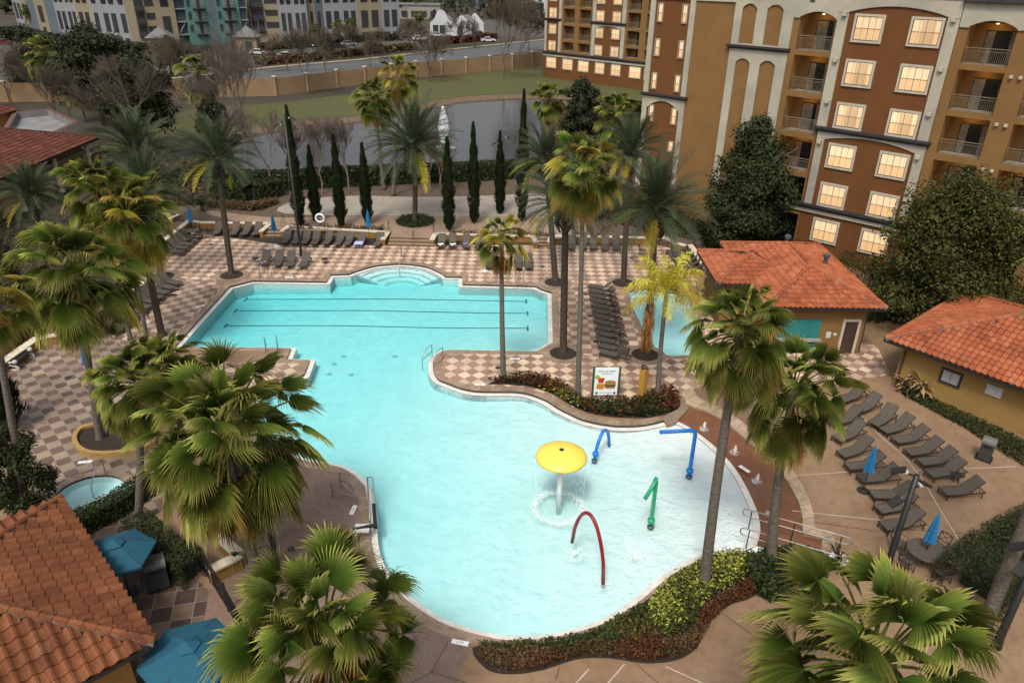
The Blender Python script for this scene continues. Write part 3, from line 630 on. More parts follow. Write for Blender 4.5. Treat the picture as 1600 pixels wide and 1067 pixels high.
def tree(name,label,group,base,h,rx,ry,leaves,size,m_,seed,lowest=.12,blobs=16,core=.5,bark='bark',pointed=.5,cat='tree'):
    rg=random.Random(seed); t_=thing(name,label,cat,base,0,group); mb=MB(); limbs(mb,(0,0,h),rg,.028*h,7,(rx*.8,ry*.8)); mb.build('trunk',MAT[bark],t_,True)
    mb=MB(); W_=[]
    for i in range(blobs):
        f=((i+.5)/blobs)**.85; z=h*(lowest+(1-lowest)*f*.9)+rg.uniform(-.04,.04)*h; env=min(1,.62+1.6*f)*(1-pointed*max(0,(f-.30)/.70)**1.35); a=i*2.39996+rg.uniform(-.5,.5); k=rg.uniform(.30,.74)*env
        if f>.93: k*=.3
        W_.append((Vector((rx*k*math.cos(a),ry*k*math.sin(a),z)),rg.uniform(.17,.34)*(.45+.55*env),rg.uniform(.055,.105)))
    tot=sum(b[1]**2 for b in W_)
    for c,br,bz in W_: leafcloud(mb,c,(rx*br,ry*br,h*bz),int(leaves*br**2/tot),size,rg,0,core,.7)
    for c,br,bz in W_: leafcloud(mb,c,(rx*br*1.25,ry*br*1.25,h*bz*1.3),int(leaves*br**2/tot*.16),size,rg,0,.8,.6)
    mb.build('crown',MAT[m_],t_); return t_
def hgt(bp,top,zb=0): b=G(*bp,zb); return b,HZ(b,top)-zb
def tree_px(name,label,group,bp,top,halfw,leaves,size,m_,seed,zb=0,**k):
    b,h=hgt(bp,top,zb); r_=halfw/ppm(b+UP*h*.5); return tree(name,label,group,b,h,r_,r_,leaves,size,m_,seed,**k)
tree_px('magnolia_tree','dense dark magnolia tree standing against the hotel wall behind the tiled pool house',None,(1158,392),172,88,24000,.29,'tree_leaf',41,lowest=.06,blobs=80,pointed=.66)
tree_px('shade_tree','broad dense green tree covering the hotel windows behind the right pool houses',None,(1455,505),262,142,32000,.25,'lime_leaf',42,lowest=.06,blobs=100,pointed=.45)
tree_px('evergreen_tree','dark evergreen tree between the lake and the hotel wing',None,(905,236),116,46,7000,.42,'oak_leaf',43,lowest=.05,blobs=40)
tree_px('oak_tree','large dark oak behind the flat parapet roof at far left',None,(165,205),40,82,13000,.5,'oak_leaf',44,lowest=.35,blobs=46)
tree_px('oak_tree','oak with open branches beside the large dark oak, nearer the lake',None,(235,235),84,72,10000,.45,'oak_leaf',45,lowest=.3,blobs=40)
tree_px('oak_tree','dark oak with low crown at the far left, beyond the red roof',None,(62,150),66,52,7000,.5,'oak_leaf',49,lowest=.15,blobs=36)
tree_px('oak_tree','dark evergreen oak between the lone fan palm and the pale bare tree',None,(345,250),150,40,5200,.42,'oak_leaf',50,lowest=.1,blobs=30)
tree_px('oak_tree','small dark oak in front of the teal apartment balconies',None,(268,118),54,34,2400,.7,'oak_leaf',46,lowest=.2,blobs=14)
tree_px('shrub_tree','dark glossy shrub beside the round spa at the left edge',None,(45,815),655,62,8000,.16,'hedge_leaf',47,lowest=.05,blobs=40,pointed=.3,cat='shrub')
tree_px('shrub_tree','dark leafy shrub in front of the tiled pavilion wall at the left edge',None,(8,470),352,48,4000,.2,'hedge_leaf',48,lowest=.02,blobs=24,pointed=.3,cat='shrub')
# ---- bare winter trees
def bare(label,group,bp,top,halfw,m_,seed,zb=0,lv=6,r0=.10):
    b,h=hgt(bp,top,zb); wid=halfw/ppm(b+UP*h*.5); rg=random.Random(seed); t_=thing('bare_tree',label,'tree',b,0,group); mb=MB(); tw=MB()
    mn=.00015*b.length; r0=max(r0,mn*5)
    def grow(p,d,L,r_,k):
        e=p+d*L; r_=max(r_,mn); q=p.lerp(e,.5)+Vector((rg.uniform(-1,1),rg.uniform(-1,1),rg.uniform(-.4,.4)))*L*.07
        (mb if k>2 else tw).tube([p,q,e],[r_,r_*.85,r_*.68],5 if k>2 else 3,cap=False)
        if k==0: return
        for i in range(3 if k>2 else 4):
            a=rg.uniform(0,2*PI); s_=d.orthogonal().normalized(); s_=s_*math.cos(a)+d.cross(s_)*math.sin(a); nd=(d+s_*rg.uniform(.45,1.0)*min(1.3,wid/h*1.6)+UP*.16).normalized()
            grow(p.lerp(e,rg.uniform(.55,1)),nd,L*rg.uniform(.68,.88),r_*.62,k-1)
    grow(Vector((0,0,-.05)),Vector((rg.uniform(-.05,.05),0,1)).normalized(),h*.40,r0,lv)
    mb.build('trunk',MAT[m_],t_); tw.build('crown',MAT[m_],t_); return t_
BG='bare winter trees around the lake'
for a in [('pale pinkish bare tree with dense twigs beside the left lake shore',(392,272),104,48,'twig',51),
 ('bare tree before the tan boundary wall, leftmost of those on the lawn edge',(478,149),62,40,'twig_dark',52),
 ('bare tree on the road verge just left of the close pair of fan palms',(578,108),68,32,'twig_dark',53),
 ('bare tree before the tan boundary wall, right of the close pair of fan palms',(672,128),62,38,'twig_dark',54),
 ('tall bare tree on the lawn left of the hotel wing',(787,126),18,34,'twig_dark',55),
 ('tall bare tree nearest the hotel wing, partly behind the boundary wall',(810,112),22,30,'twig_dark',56),
 ('slim green-tinged bare tree on the verge behind the boundary wall',(509,115),66,24,'twig_dark',57),
 ('reddish bare tree in front of the teal apartment balconies',(352,152),72,38,'twig_dark',58),
 ('leafless crape myrtle at the lake hedge between the two leftmost cypresses',(503,304),205,26,'twig',59),
 ('leafless crape myrtle at the lake hedge left of the big date palm',(546,302),212,24,'twig',60),
 ('leafless crape myrtle at the lake hedge right of the big date palm',(672,300),224,24,'twig',61),
 ('bare brown tree behind the flat parapet roof',(110,235),130,34,'twig_dark',62),
 ('bare twiggy tree on the left lake shore behind the date palm',(425,300),190,40,'twig',63),
 ('bare tree at the left end of the tan wall, brown and wide',(300, 160),78,44,'twig_dark',301),
 ('bare tree left of the lone fan palm on the lawn',(262, 150),70,42,'twig_dark',302),
 ('bare grey tree on the left lake shore, nearest the pale pinkish one',(350, 235),120,46,'twig',303),
 ('wide bare tree on the left lake shore behind the pavilion',(190, 235),120,52,'twig_dark',304),
 ('bare tree on the drive at the far left',(60, 150),72,52,'twig_dark',305),
 ('low bare tree left of the flat parapet roof',(20, 165),90,40,'twig_dark',306),
 ('reddish bare tree before the white paired window bay',(450, 112),62,34,'twig_dark',307),
 ('bare tree across the road right of the verge trees',(545, 92),48,34,'twig_dark',308),
 ('bare tree across the road before the yellow window bay',(600, 88),46,32,'twig_dark',309),
 ('bare tree across the road left of the gabled house',(650, 84),42,30,'twig_dark',310),
 ('bare tree across the road right of the gabled house',(720, 74),36,26,'twig_dark',311),
 ('bare tree by the drive right of the gabled house',(775, 62),14,30,'twig_dark',312),
 ('bare tree on the verge left of the hotel wing',(825, 80),20,26,'twig_dark',313),
 ('second leafless crape myrtle right of the big date palm',(690, 300),232,20,'twig',314),
 ('leafless crape myrtle at the left end of the lake hedge',(455, 300),215,28,'twig',315),
 ('bare tree in front of the large dark oak',(210,262),135,54,'twig_dark',317),
 ('bare tree at the white gabled house car park',(640,78),38,26,'twig_dark',64)]:
    bare(a[0],BG,a[1],a[2],a[3],a[4],a[5],.5 if 300<=a[1][1]<=306 else 0)
# ---- cypresses
def cypress_mesh(seed,h,w_):
    rg=random.Random(seed); mb=MB(); core=MB(); prof=[(.02,.05*h)]+[(w_*.72*(math.sin(PI*min(.97,f+.03))**.42 if f<.5 else (1-((f-.5)/.5)**1.7)+.02),h*f) for f in [i/10 for i in range(1,10)]]+[(.01,h*.96)]
    core.lathe(prof,(0,0,0),8)
    for i in range(2600):
        f=rg.random(); r_=w_*(min(1,.55+f*3.2) if f<.15 else (1-max(0,(f-.35)/.65)**1.5*.93)); bumpy=1+.18*math.sin(f*37+seed)+rg.uniform(-.18,.12); a=rg.uniform(0,2*PI); rr=r_*bumpy*(1+.14*math.sin(3*a+f*20+seed))
        p=Vector((math.cos(a)*rr,math.sin(a)*rr,f*h*.985+.03*h)); d=Vector((math.cos(a)*.35,math.sin(a)*.35,1)).normalized(); s_=Vector((-math.sin(a),math.cos(a),0))*.07; L=rg.uniform(.2,.42); u=rg.random()
        o=Vector((math.cos(a),math.sin(a),0))*.05
        mb.add([p-s_-d*L*.4,p+s_-d*L*.4,p+d*L*.6+o],[(0,1,2)],0,[(u,0),(u,0),(u,1)])
    return mb,core
CY=[((470,355),168,13.5,.5),((495,347),230,11.5,.5),((534,355),212,12,.5),((575,350),226,11.5,.5),((702,360),218,13,.5),((741,349),194,12,.5),((781,334),208,11,.5),((815,346),144,12.5,.5),((12,668),545,26,0),((1,300),255,8,0)]
CL=['tallest leaning one, beside the dark lamp pole','second from the left, slim','third from the left, above the loungers','behind the blue umbrella','first right of the big date palm, broad based','second right of the big date palm','beside the tall grey lamp pole','tall dark one at the right end of the row','short wide one at the left edge beside the checkered deck','small one at the left edge near the pavilion']
for i,((bx_,by_),ty,hw,zb) in enumerate(CY[:9]):
    b,h=hgt((bx_,by_),ty,zb); w_=hw*(.68 if i<8 else 1)/ppm(b+UP*h*.35); t_=thing('italian_cypress','narrow dark Italian cypress, '+CL[i],'tree',b,0,'cypresses along the terrace' if i<8 else None)
    a,c=cypress_mesh(70+i,h,w_); a.build('crown',MAT['cypress_leaf'],t_); c.tube([(0,0,-.05),(0,0,.09*h)],.09,6); c.build('trunk',MAT['leaf_core'],t_)
# ---- hedges, beds
def hedge(label,pts,z0,z1,width,m_,n,size,seed,cat='hedge',name='hedge'):
    """clipped hedge along a line of world points"""
    rg=random.Random(seed); t_=thing(name,label,cat,(0,0,0)); mb=MB(); core=MB(); P=[Vector((*p,0)) for p in pts]; L=[(b-a).length for a,b in zip(P,P[1:])]; T=sum(L)
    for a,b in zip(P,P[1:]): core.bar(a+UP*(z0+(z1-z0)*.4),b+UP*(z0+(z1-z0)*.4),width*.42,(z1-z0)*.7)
    for i in range(int(n*2.0)):
        x=rg.uniform(-.35*width,T+.35*width); k=0
        while x>L[k] and k<len(L)-1: x-=L[k]; k+=1
        d=(P[k+1]-P[k])/L[k]; s_=Vector((-d.y,d.x,0)); q=rg.random()
        if q<.5: v=Vector((0,0,1)); o=s_*rg.uniform(-.5,.5)*width+UP*(z1+rg.uniform(-.08,.1))
        else: sg=rg.choice((-1,1)); v=s_*sg; o=s_*sg*width*rg.uniform(.34,.54)+UP*rg.uniform(z0,z1)
        leaf(mb,P[k]+d*x+o,v+Vector((rg.uniform(-.8,.8),rg.uniform(-.8,.8),rg.uniform(-.3,.9))),size*rg.uniform(.6,1.3),rg)
    core.build('branches',MAT['leaf_core'],t_); mb.build('foliage',MAT[m_],t_); return t_
hedge('long dark hedge between the sand terrace and the lake',W([(372,296),(440,296),(520,290),(620,286),(720,282),(830,276),(900,274)],.5),.4,2.3,1.7,'hedge_leaf',7000,.3,81)
hedge('dark hedge mass left of the sand terrace beside the date palm',W([(355,308),(395,312),(425,305)],.5),.4,2.0,2.2,'hedge_leaf',2600,.28,82)
hedge('low brown hedge behind the left lounger wall',W([(330,322),(400,328),(425,318)],.5),.4,1.0,1.2,'dry_leaf',1300,.2,83)
hedge('dark rounded hedge at the bottom right behind the palm trunk',W([(1520,925),(1560,890),(1610,872)]),0,1.3,2.6,'hedge_leaf',5200,.11,84)
hedge('green hedge in front of the right edge concrete patio',W([(1575,850),(1640,815)]),0,1.0,1.5,'lime_leaf',1800,.11,85)
hedge('dark hedge between the round spa and the small left pavilion',W([(120,835),(190,800),(232,770)]),0,.9,.9,'hedge_leaf',2600,.12,86)
hedge('dark hedge beside the black iron fence at bottom left',W([(225,845),(262,880),(300,905)]),0,1.2,1.1,'hedge_leaf',2600,.12,87)
hedge('planting behind the curved planter wall at the left edge',W([(0,555),(55,510),(105,500),(150,470)]),0,1.1,1.6,'hedge_leaf',3000,.16,88)
hedge('dark hedge between the right pool houses under the big tree',W([(1300,490),(1380,500),(1420,470)]),0,1.3,1.6,'hedge_leaf',2200,.2,89)
hedge('dark planting along the far right corner of the deck, below the magnolia',W([(1080,372),(1130,392),(1190,386)]),0,1.5,1.6,'hedge_leaf',2200,.22,90)
hedge('reddish hedge along the far side of the road',[tuple(G(x,y)[:2]) for x,y in ((410,101),(480,95),(560,86),(640,78))],0,1.4,3.5,'dry_leaf',1500,1.0,190)
hedge('dark red hedge before the white gabled house',[tuple(G(x,y)[:2]) for x,y in ((690,70),(730,66),(765,62))],0,1.6,4,'red_leaf',900,1.0,191)
hedge('dark hedge along the foot of the apartment blocks',[tuple(G(x,y)[:2]) for x,y in ((225,86),(300,84),(395,80),(480,74),(560,66),(625,63))],0,1.6,3,'oak_leaf',1700,1.1,192)
hedge('dark hedge mass in front of the left apartment blocks',[tuple(G(x,y)[:2]) for x,y in ((20,60),(90,78),(160,86),(225,92))],0,3.0,6,'oak_leaf',1800,1.4,193)
def bed(name,label,poly,mix,n,size,hmax,seed,cat,clump=1.0):
    rg=random.Random(seed); mb=MB(); xs=[p[0] for p in poly]; ys=[p[1] for p in poly]; mats=[MAT[m_] for m_,_ in mix]; cum=[]; s_=0
    for _,w_ in mix: s_+=w_; cum.append(s_)
    cl=[(rg.uniform(min(xs),max(xs)),rg.uniform(min(ys),max(ys)),next(i for i,c in enumerate(cum) if rg.random()*s_<=c or i==len(cum)-1),rg.uniform(.55,1)) for _ in range(60)]
    k=0
    while k<n:
        p=(rg.uniform(min(xs),max(xs)),rg.uniform(min(ys),max(ys)))
        if not inside(p,poly): continue
        k+=1; c=min(cl,key=lambda c:(c[0]-p[0])**2+(c[1]-p[1])**2+rg.uniform(0,2.5)); z=hmax*c[3]*rg.random()**.6
        leaf(mb,Vector((*p,z+.03)),Vector((rg.uniform(-.8,.8),rg.uniform(-.8,.8),1)),size*rg.uniform(.6,1.4),rg,c[2],.45)
    o=mb.build(name,mats); o['kind']='stuff'; tag(o,label,cat); return o
def soil(pts,z=.03):
    mb=MB(); p=smooth(W(pts),True,3); p=p if area(p)>0 else p[::-1]; mb.prism(p,-.02,z); struct('soil',mb,MAT['mulch']); return p
BEDN=soil([(762,600),(800,592),(850,592),(890,612),(915,628),(985,630),(1040,610),(1060,622),(1058,640),(1020,652),(975,653),(930,648),(895,635),(865,617),(830,605),(790,601)])
bed('croton_bed','red brown and green croton bed around the menu poster',BEDN,[('red_leaf',5),('hedge_leaf',2),('variegated_leaf',.6),('dry_leaf',1)],5200,.2,.55,91,'flower bed')
BEDS=soil([(738,1012),(790,1008),(850,1006),(915,993),(950,977),(985,958),(1010,938),(1040,912),(1065,897),(1100,880),(1180,868),(1215,880),(1180,930),(1140,945),(1105,975),(1090,1010),(1060,1030),(1010,1036),(950,1028),(900,1030),(850,1046),(800,1053),(760,1045)])
rows=[('variegated_bed','bright green and yellow variegated shrubs at the edge of the splash pool',[(1015,945),(1045,912),(1080,890),(1120,872),(1175,872),(1170,900),(1135,925),(1100,945),(1080,985),(1040,1000),(1012,975)],[('variegated_leaf',5),('lime_leaf',2)],4600,.15,.6,92),
 ('red_hedge','clipped dark red brown hedge curving below the variegated shrubs',[(745,1022),(800,1022),(880,1018),(950,1005),(1020,1005),(1075,1000),(1100,955),(1140,930),(1210,890),(1180,930),(1140,948),(1110,978),(1090,1012),(1060,1030),(1010,1036),(950,1028),(900,1030),(850,1046),(800,1053),(765,1043)],[('red_leaf',3),('dry_leaf',.6),('hedge_leaf',1.6)],6500,.11,.6,93),
 ('mixed_bed','mixed low green plants and dry flower stalks along the south coping',[(745,1012),(850,1008),(915,996),(950,980),(985,960),(1012,950),(1030,1000),(950,1008),(880,1020),(800,1022)],[('hedge_leaf',3),('lime_leaf',2),('dry_leaf',1.5),('red_leaf',1)],2600,.16,.45,94)]
for nm,lab,pts,mix,n_,s_,hm,sd_ in rows:
    p=smooth(W(pts),True,2); bed(nm,lab,p,mix,n_,s_,hm,sd_,'flower bed' if 'bed' in nm else 'hedge')
p=smooth(W([(1165,885),(1215,870),(1270,876),(1290,905),(1265,940),(1210,945),(1175,925)]),True,2); bed('dark_shrubs','dark green strappy shrubs at the foot of the ramp handrails',p,[('hedge_leaf',1)],4200,.26,.9,95,'shrub')
p=W([(1405,615),(1425,612),(1600,690),(1600,730),(1575,715),(1510,672),(1450,640)]); bed('grass_strip','low green ground cover along the yellow pool house wall',p,[('hedge_leaf',2),('lime_leaf',1)],3600,.16,.3,96,'ground cover')
GB=[]; c_=G(649,347,.5)
for a in range(24): GB.append((c_.x+1.75*math.cos(a*PI/12),c_.y+1.75*math.sin(a*PI/12)))
o=bed('round_bed','round low green bed under the big date palm on the terrace',GB,[('hedge_leaf',1)],1800,.22,.35,97,'flower bed'); o.location.z=.5
p=W([(455,352),(600,356),(600,362),(455,358)],.5); o=bed('terrace_planting','thin low planting along the top of the lounger wall',p,[('hedge_leaf',1),('red_leaf',1)],700,.2,.35,98,'flower bed'); o.location.z=.45
p=W([(700,362),(870,366),(870,371),(700,367)],.5); o=bed('terrace_planting','reddish low planting above the right hand lounger wall',p,[('red_leaf',2),('hedge_leaf',1)],700,.2,.35,99,'flower bed'); o.location.z=.45
p=W([(900,150),(960,170),(1010,190),(1060,240),(1000,300),(930,300),(880,270),(900,200)]); bed('lakeside_shrubs','tangled low shrubs between the lake and the hotel corner',p,[('oak_leaf',2),('dry_leaf',1)],2600,.6,1.6,100,'shrub')
p=W([(0,345),(70,345),(200,345),(236,365),(190,430),(110,490),(50,515),(0,545)]); bed('left_shrubs','dark shrubs filling the bed between the left deck wall and the tiled pavilion',p,[('hedge_leaf',3),('oak_leaf',2),('dry_leaf',.6)],6500,.24,1.3,102,'shrub')
p=W([(880,300),(1000,300),(1080,325),(1092,372),(1050,370),(960,360),(890,345)]); bed('corner_shrubs','dark shrubs between the lake corner and the far right end of the deck',p,[('hedge_leaf',3),('oak_leaf',2),('red_leaf',1)],5200,.28,1.5,103,'shrub')
hu=lambda u,d:(u*.7373+d*.6756,-u*.6756+d*.7373); p=[hu(-40,54),hu(-40,59.6),hu(-13,59.6),hu(-4,59.6),hu(-4,57),hu(-14,57)]; p=p if area(p)>0 else p[::-1]; bed('foundation_shrubs','dark shrubs along the foot of the hotel wall',p,[('hedge_leaf',3),('lime_leaf',1)],6000,.28,1.4,104,'shrub')
p=W([(150,240),(330,262),(400,290),(330,330),(180,330),(120,290)]); bed('shore_shrubs','dark brown undergrowth on the left lake shore',p,[('oak_leaf',3),('dry_leaf',1)],9000,.45,1.5,101,'shrub')
# mulch rings with stone edging under the palms
for lab,bp in [('at the left corner of the lap pool',(362,431)),('behind the left loungers',(254,433)),('at the lower right corner of the lap pool',(880,553)),('beside the kids pool',(1008,555)),('behind the stacked loungers',(974,443)),('at the upper right corner of the lap pool',(868,442))]:
    c=G(*bp); q=[(c.x+math.cos(a*PI/12)*.85,c.y+math.sin(a*PI/12)*.85) for a in range(24)]; q2=offset(q,.42); t_=thing('tree_ring','round stone ring filled with dark mulch '+lab,'planter',(0,0,0),0,'mulch rings around the date palms')
    mb=MB(); strip(mb,q,q2,.05,.05); strip(mb,q2,q2,.05,-.02); mb.build('stone_edge',MAT['coping'],t_); mb=MB(); v=[(*p_,.06) for p_ in q]; mb.add(v+[(c.x,c.y,.16)],[(i,(i+1)%24,24) for i in range(24)]); mb.build('mulch',MAT['mulch'],t_)
c=G(158,690); q=smooth(W([(122,690),(130,676),(150,670),(180,664),(215,668),(240,690),(215,706),(160,712),(132,706)]),True,3); q=q if area(q)>0 else q[::-1]
t_=thing('planter','curved yellow edged planter of dark mulch by the spa','planter'); mb=MB(); q2=offset(q,.22); strip(mb,q,q2,.3,.3); strip(mb,q2,q2,.3,-.02); strip(mb,q,q,.05,.3); mb.build('rim',mat('rim_yellow',(.42,.27,.09),(.33,.2,.07),3,.8),t_); mb=MB(); mb.sheet(q,.14); mb.build('mulch',MAT['mulch'],t_)
# ---------------------------------------------------------------- buildings
mat('stucco_brown',(.215,.080,.016),(.18,.066,.013),.8,.9,.25,60); mat('stucco_tan',(.34,.18,.055),(.29,.15,.045),.6,.9,.25,60)
mat('stucco_cream',(.60,.555,.43),(.52,.48,.37),.7,.9,.2,50,c3=(.40,.38,.32),sc3=.25); mat('trim_dark',(.03,.025,.03),(.045,.036,.04),2,.6); mat('frame_cream',(.46,.42,.34),(.40,.36,.29),2,.7)
mat('dark_metal',(.03,.026,.024),(.045,.04,.036),3,.5,metal=.4); mat('glass_dark',(.012,.014,.016),(.03,.03,.028),.8,.08,spec=.6); mat('curtain',(.22,.19,.15),(.13,.11,.085),3,.9); mat('rail_tan',(.23,.18,.11),(.18,.14,.09),3,.6)
mat('roof_felt',(.16,.16,.16),(.24,.24,.24),.6,.95); mat('steel',(.42,.42,.42),(.34,.34,.35),3,.35,metal=.9); mat('lead',(.13,.16,.20),(.09,.11,.14),3,.5,metal=.5)
def litmat(name,top,bot,zs,st,streak=14.):
    """curtains lit from the room behind: bright behind the upper sash, folds as streaks"""
    mt,t,b=nt(name); tc=N(t,'ShaderNodeTexCoord').outputs['Object']; mp=N(t,'ShaderNodeMapping'); mp.inputs['Scale'].default_value=(streak,1,.6); t.links.new(tc,mp.inputs[0])
    sx=N(t,'ShaderNodeSeparateXYZ'); t.links.new(tc,sx.inputs[0]); k=math_(t,'GREATER_THAN',sx.outputs[2],zs); o=mixc(t,k,bot,top)
    n=noise(t,mp.outputs[0],1.0,3,.6); o=mixc(t,1.0,o,ramp(t,n.outputs[0],[(.3,(.78,.70,.60)),(.62,(1.08,1.08,1.08))]).outputs[0],'MULTIPLY')
    b.inputs['Base Color'].default_value=(.3,.22,.14,1); t.links.new(o,b.inputs['Emission Color']); oi=N(t,'ShaderNodeObjectInfo'); v=math_(t,'MULTIPLY_ADD',oi.outputs['Random'],st*.35); v.node.inputs[2].default_value=st*.68; t.links.new(v,b.inputs['Emission Strength']); b.inputs['Roughness'].default_value=.25; MAT[name]=mt; return mt
litmat('lit_curtain',(1.0,.76,.44),(.86,.50,.21),.0,.56); litmat('lit_blind',(.80,.52,.26),(.62,.35,.14),.0,.5,30); litmat('lit_far',(1.0,.70,.40),(.90,.55,.27),.0,.55)
mt,t,b=nt('lamp_glow'); b.inputs['Emission Color'].default_value=(1,.72,.35,1); b.inputs['Emission Strength'].default_value=6; MAT['lamp_glow']=mt
def vsheet(mb,poly,y,holes=(),mi=0,thick=.0):
    """upright panel in the local (x,z) plane with openings, facing -y, with a returned edge"""
    loops=[[Vector((a,b,0)) for a,b in l] for l in [poly]+list(holes)]; flat=[p for l in loops for p in l]; fs=[]
    for a,b,c in tessellate_polygon(loops):
        cr=(flat[b]-flat[a]).cross(flat[c]-flat[a]).z
        if abs(cr)>1e-9: fs.append((a,b,c) if cr>0 else (a,c,b))
    mb.add([(p.x,y,p.y) for p in flat],fs,mi)
    if thick:
        for l in loops:
            k=len(l); mb.add([(p.x,y,p.y) for p in l]+[(p.x,y+thick,p.y) for p in l],[(i,(i+1)%k,k+(i+1)%k,k+i) for i in range(k)],mi)
def archpoly(x0,x1,z0,zs,rise,n=10):
    return [(x0,z0),(x1,z0)]+[(x1-(x1-x0)*i/n,zs+rise*math.sin(PI*i/n)**.8) for i in range(n+1)]
def bx(mb,x0,x1,y0,y1,z0,z1,mi=0): mb.box(((x0+x1)/2,(y0+y1)/2,(z0+z1)/2),(x1-x0,y1-y0,z1-z0),0,mi)
AL=R(42.5)
def hotel_root(name,label,d): return thing(name,label,'hotel',(math.sin(AL)*d,math.cos(AL)*d,0),-AL)
WINC={}
def cached(key,fn):
    """build a mesh object once, then link copies that share its mesh"""
    if key not in WINC: WINC[key]=fn(); return WINC[key]
    def cp(o,par):
        c=o.copy(); COL.objects.link(c); c.parent=par
        for ch in list(o.children): cp(ch,c)
        return c
    return cp(WINC[key],None)
def window(root,x,z,w_,h_,kind,fr=.15,y=-.06,lit='lit_curtain',mull=True):
    def mk():
        mb=MB()
        if fr:
            for a in ((-w_/2,-w_/2+fr,-h_/2,h_/2),(w_/2-fr,w_/2,-h_/2,h_/2),(-w_/2+fr,w_/2-fr,h_/2-fr,h_/2),(-w_/2+fr,w_/2-fr,-h_/2,-h_/2+fr)): bx(mb,a[0],a[1],-.05,.08,a[2],a[3])
        iw,ih=w_/2-fr,h_/2-fr
        for a in ((-iw,-iw+.04,-ih,ih),(iw-.04,iw,-ih,ih),(-iw+.04,iw-.04,ih-.04,ih),(-iw+.04,iw-.04,-ih,-ih+.05)): bx(mb,a[0],a[1],-.012,.05,a[2],a[3],1)
        f=mb.build('window',[MAT['frame_cream'],MAT['trim_dark']])
        mb=MB(); bx(mb,-iw+.03,iw-.03,.03,.045,-ih+.03,ih-.03); mb.build('pane',MAT[lit],f)
        mb=MB()
        if mull:
            bx(mb,-.018,.018,.005,.028,-ih+.04,ih-.04); bx(mb,-iw+.04,iw-.04,.007,.026,-.02,.02)
            for q in (-.5,.5): bx(mb,iw*q-.008,iw*q+.008,.012,.026,-ih+.04,ih-.04)
        else: bx(mb,-iw+.04,iw-.04,.007,.026,-.02,.02)
        mb.build('glazing_bars',MAT['rail_tan'],f)
        if kind=='blind':
            mb=MB(); bx(mb,-.15*w_,.28*w_,.018,.029,-ih*.92,ih*.86); mb.build('blind',MAT['lit_blind'],f)
        return f
    o=cached(('w',w_,h_,kind,fr,lit,mull),mk); o.parent=root; o.location=(x,-.07,z); return o
def balcony(root,x0,x1,zf,zt,seed,rail=True,dep=1.6,arch=0,far=False):
    rg=random.Random(seed); w_=x1-x0
    mb=MB(); bx(mb,x0-.2,x1+.2,dep,dep+.1,zf-.3,zt+.5,0); bx(mb,x0-.1,x0,.4,dep,zf,zt+.5,0); bx(mb,x1,x1+.1,.4,dep,zf,zt+.5,0); bx(mb,x0,x1,.4,dep,zf-.06,zf,1); bx(mb,x0,x1,.4,dep,zt+.02,zt+.1,0)
    rec=mb.build('balcony',[MAT['stucco_tan'],MAT['stone_grey']],root)
    mb=MB(); dx0=x0+w_*.28; mb.box(((dx0+x1)/2,dep-.03,zf+1.05),(x1-dx0,.05,2.1)); d=mb.build('sliding_door',MAT['glass_dark'],rec)
    mb=MB(); k=rg.uniform(.2,.45); 
    for a,b in ((dx0+.04,dx0+.04+k*(x1-dx0)),(x1-.04-rg.uniform(.1,.4)*(x1-dx0),x1-.04)): mb.box(((a+b)/2,dep-.062,zf+1.04),(b-a,.012,1.98))
    mb.build('curtain',MAT['curtain'],d)
    mb=MB(); mb.lathe([(.11,0),(.10,-.05),(.01,-.06)],((x0+x1)/2,.9,zt+.02),8); mb.build('ceiling_light',MAT['lamp_glow'],rec)
    if not far and x0<-6:
        ld=bpy.data.lights.new('ceiling_lamp','POINT'); ld.energy=14; ld.color=(1,.62,.25); ld.shadow_soft_size=.12; lo_=bpy.data.objects.new('ceiling_lamp',ld); COL.objects.link(lo_); lo_.parent=rec; lo_.location=((x0+x1)/2,.9,zt-.22)
    if rail:
        mb=MB(); y=.16; bx(mb,x0,x1,y-.025,y+.025,zf+1.02,zf+1.07); bx(mb,x0,x1,y-.02,y+.02,zf+.08,zf+.12); bx(mb,x0,x1,y-.015,y+.015,zf+.86,zf+.89)
        bx(mb,(x0+x1)/2-.03,(x0+x1)/2+.03,y-.03,y+.03,zf,zf+1.05); m_=int(w_/(.22 if far else .115))
        for i in range(1,m_): q=x0+w_*i/m_; bx(mb,q-.009,q+.009,y-.009,y+.009,zf+.1,zf+.88)
        mb.build('railing',MAT['rail_tan'],rec)
def cornice(mb,x0,x1,z0,z1,md,mc,prot=.38):
    h=z1-z0; bx(mb,x0,x1,-prot,.1,z1-h*.45,z1,md); bx(mb,x0+.06,x1-.06,-prot*.72,.1,z0+h*.2,z1-h*.45,md); bx(mb,x0+.12,x1-.12,-prot*.4,.1,z0,z0+h*.2,md)
FL=[15.88,12.84,9.80,6.74]; TP=[18.5,15.52,12.46,9.38]
h_=hotel_root('hotel_building','large ochre and brown stucco hotel with cream pilasters and lit windows','d' and 60.0)
wl=MB(); B,T,C,D=0,1,2,3   # brown, tan, cream, dark
bx(wl,-39.1,-34.7,0,.4,0,19.1,B); bx(wl,-34.7,-31.1,0,.4,0,19.1,T); bx(wl,-31.1,-26.15,0,.4,0,19.1,T); bx(wl,-22.8,-14.6,0,.4,4.4,19.7,B); bx(wl,-22.8,-14.6,.01,.4,0,4.4,B)
bx(wl,-39.1,-38.7,.4,16,0,19.7,T); bx(wl,-39.1,3,15.8,16,0,19.7,T); bx(wl,-38.7,3,.4,16,19.5,19.7,D)
for x in ((-39.1,-38.6),(-35.2,-34.7)): bx(wl,x[0],x[1],-.12,0,11.3,19.1,C)
bx(wl,-39.1,-26.15,-.12,0,19.0,19.7,C); cornice(wl,-39.3,-34.5,10.98,11.28,D,C)
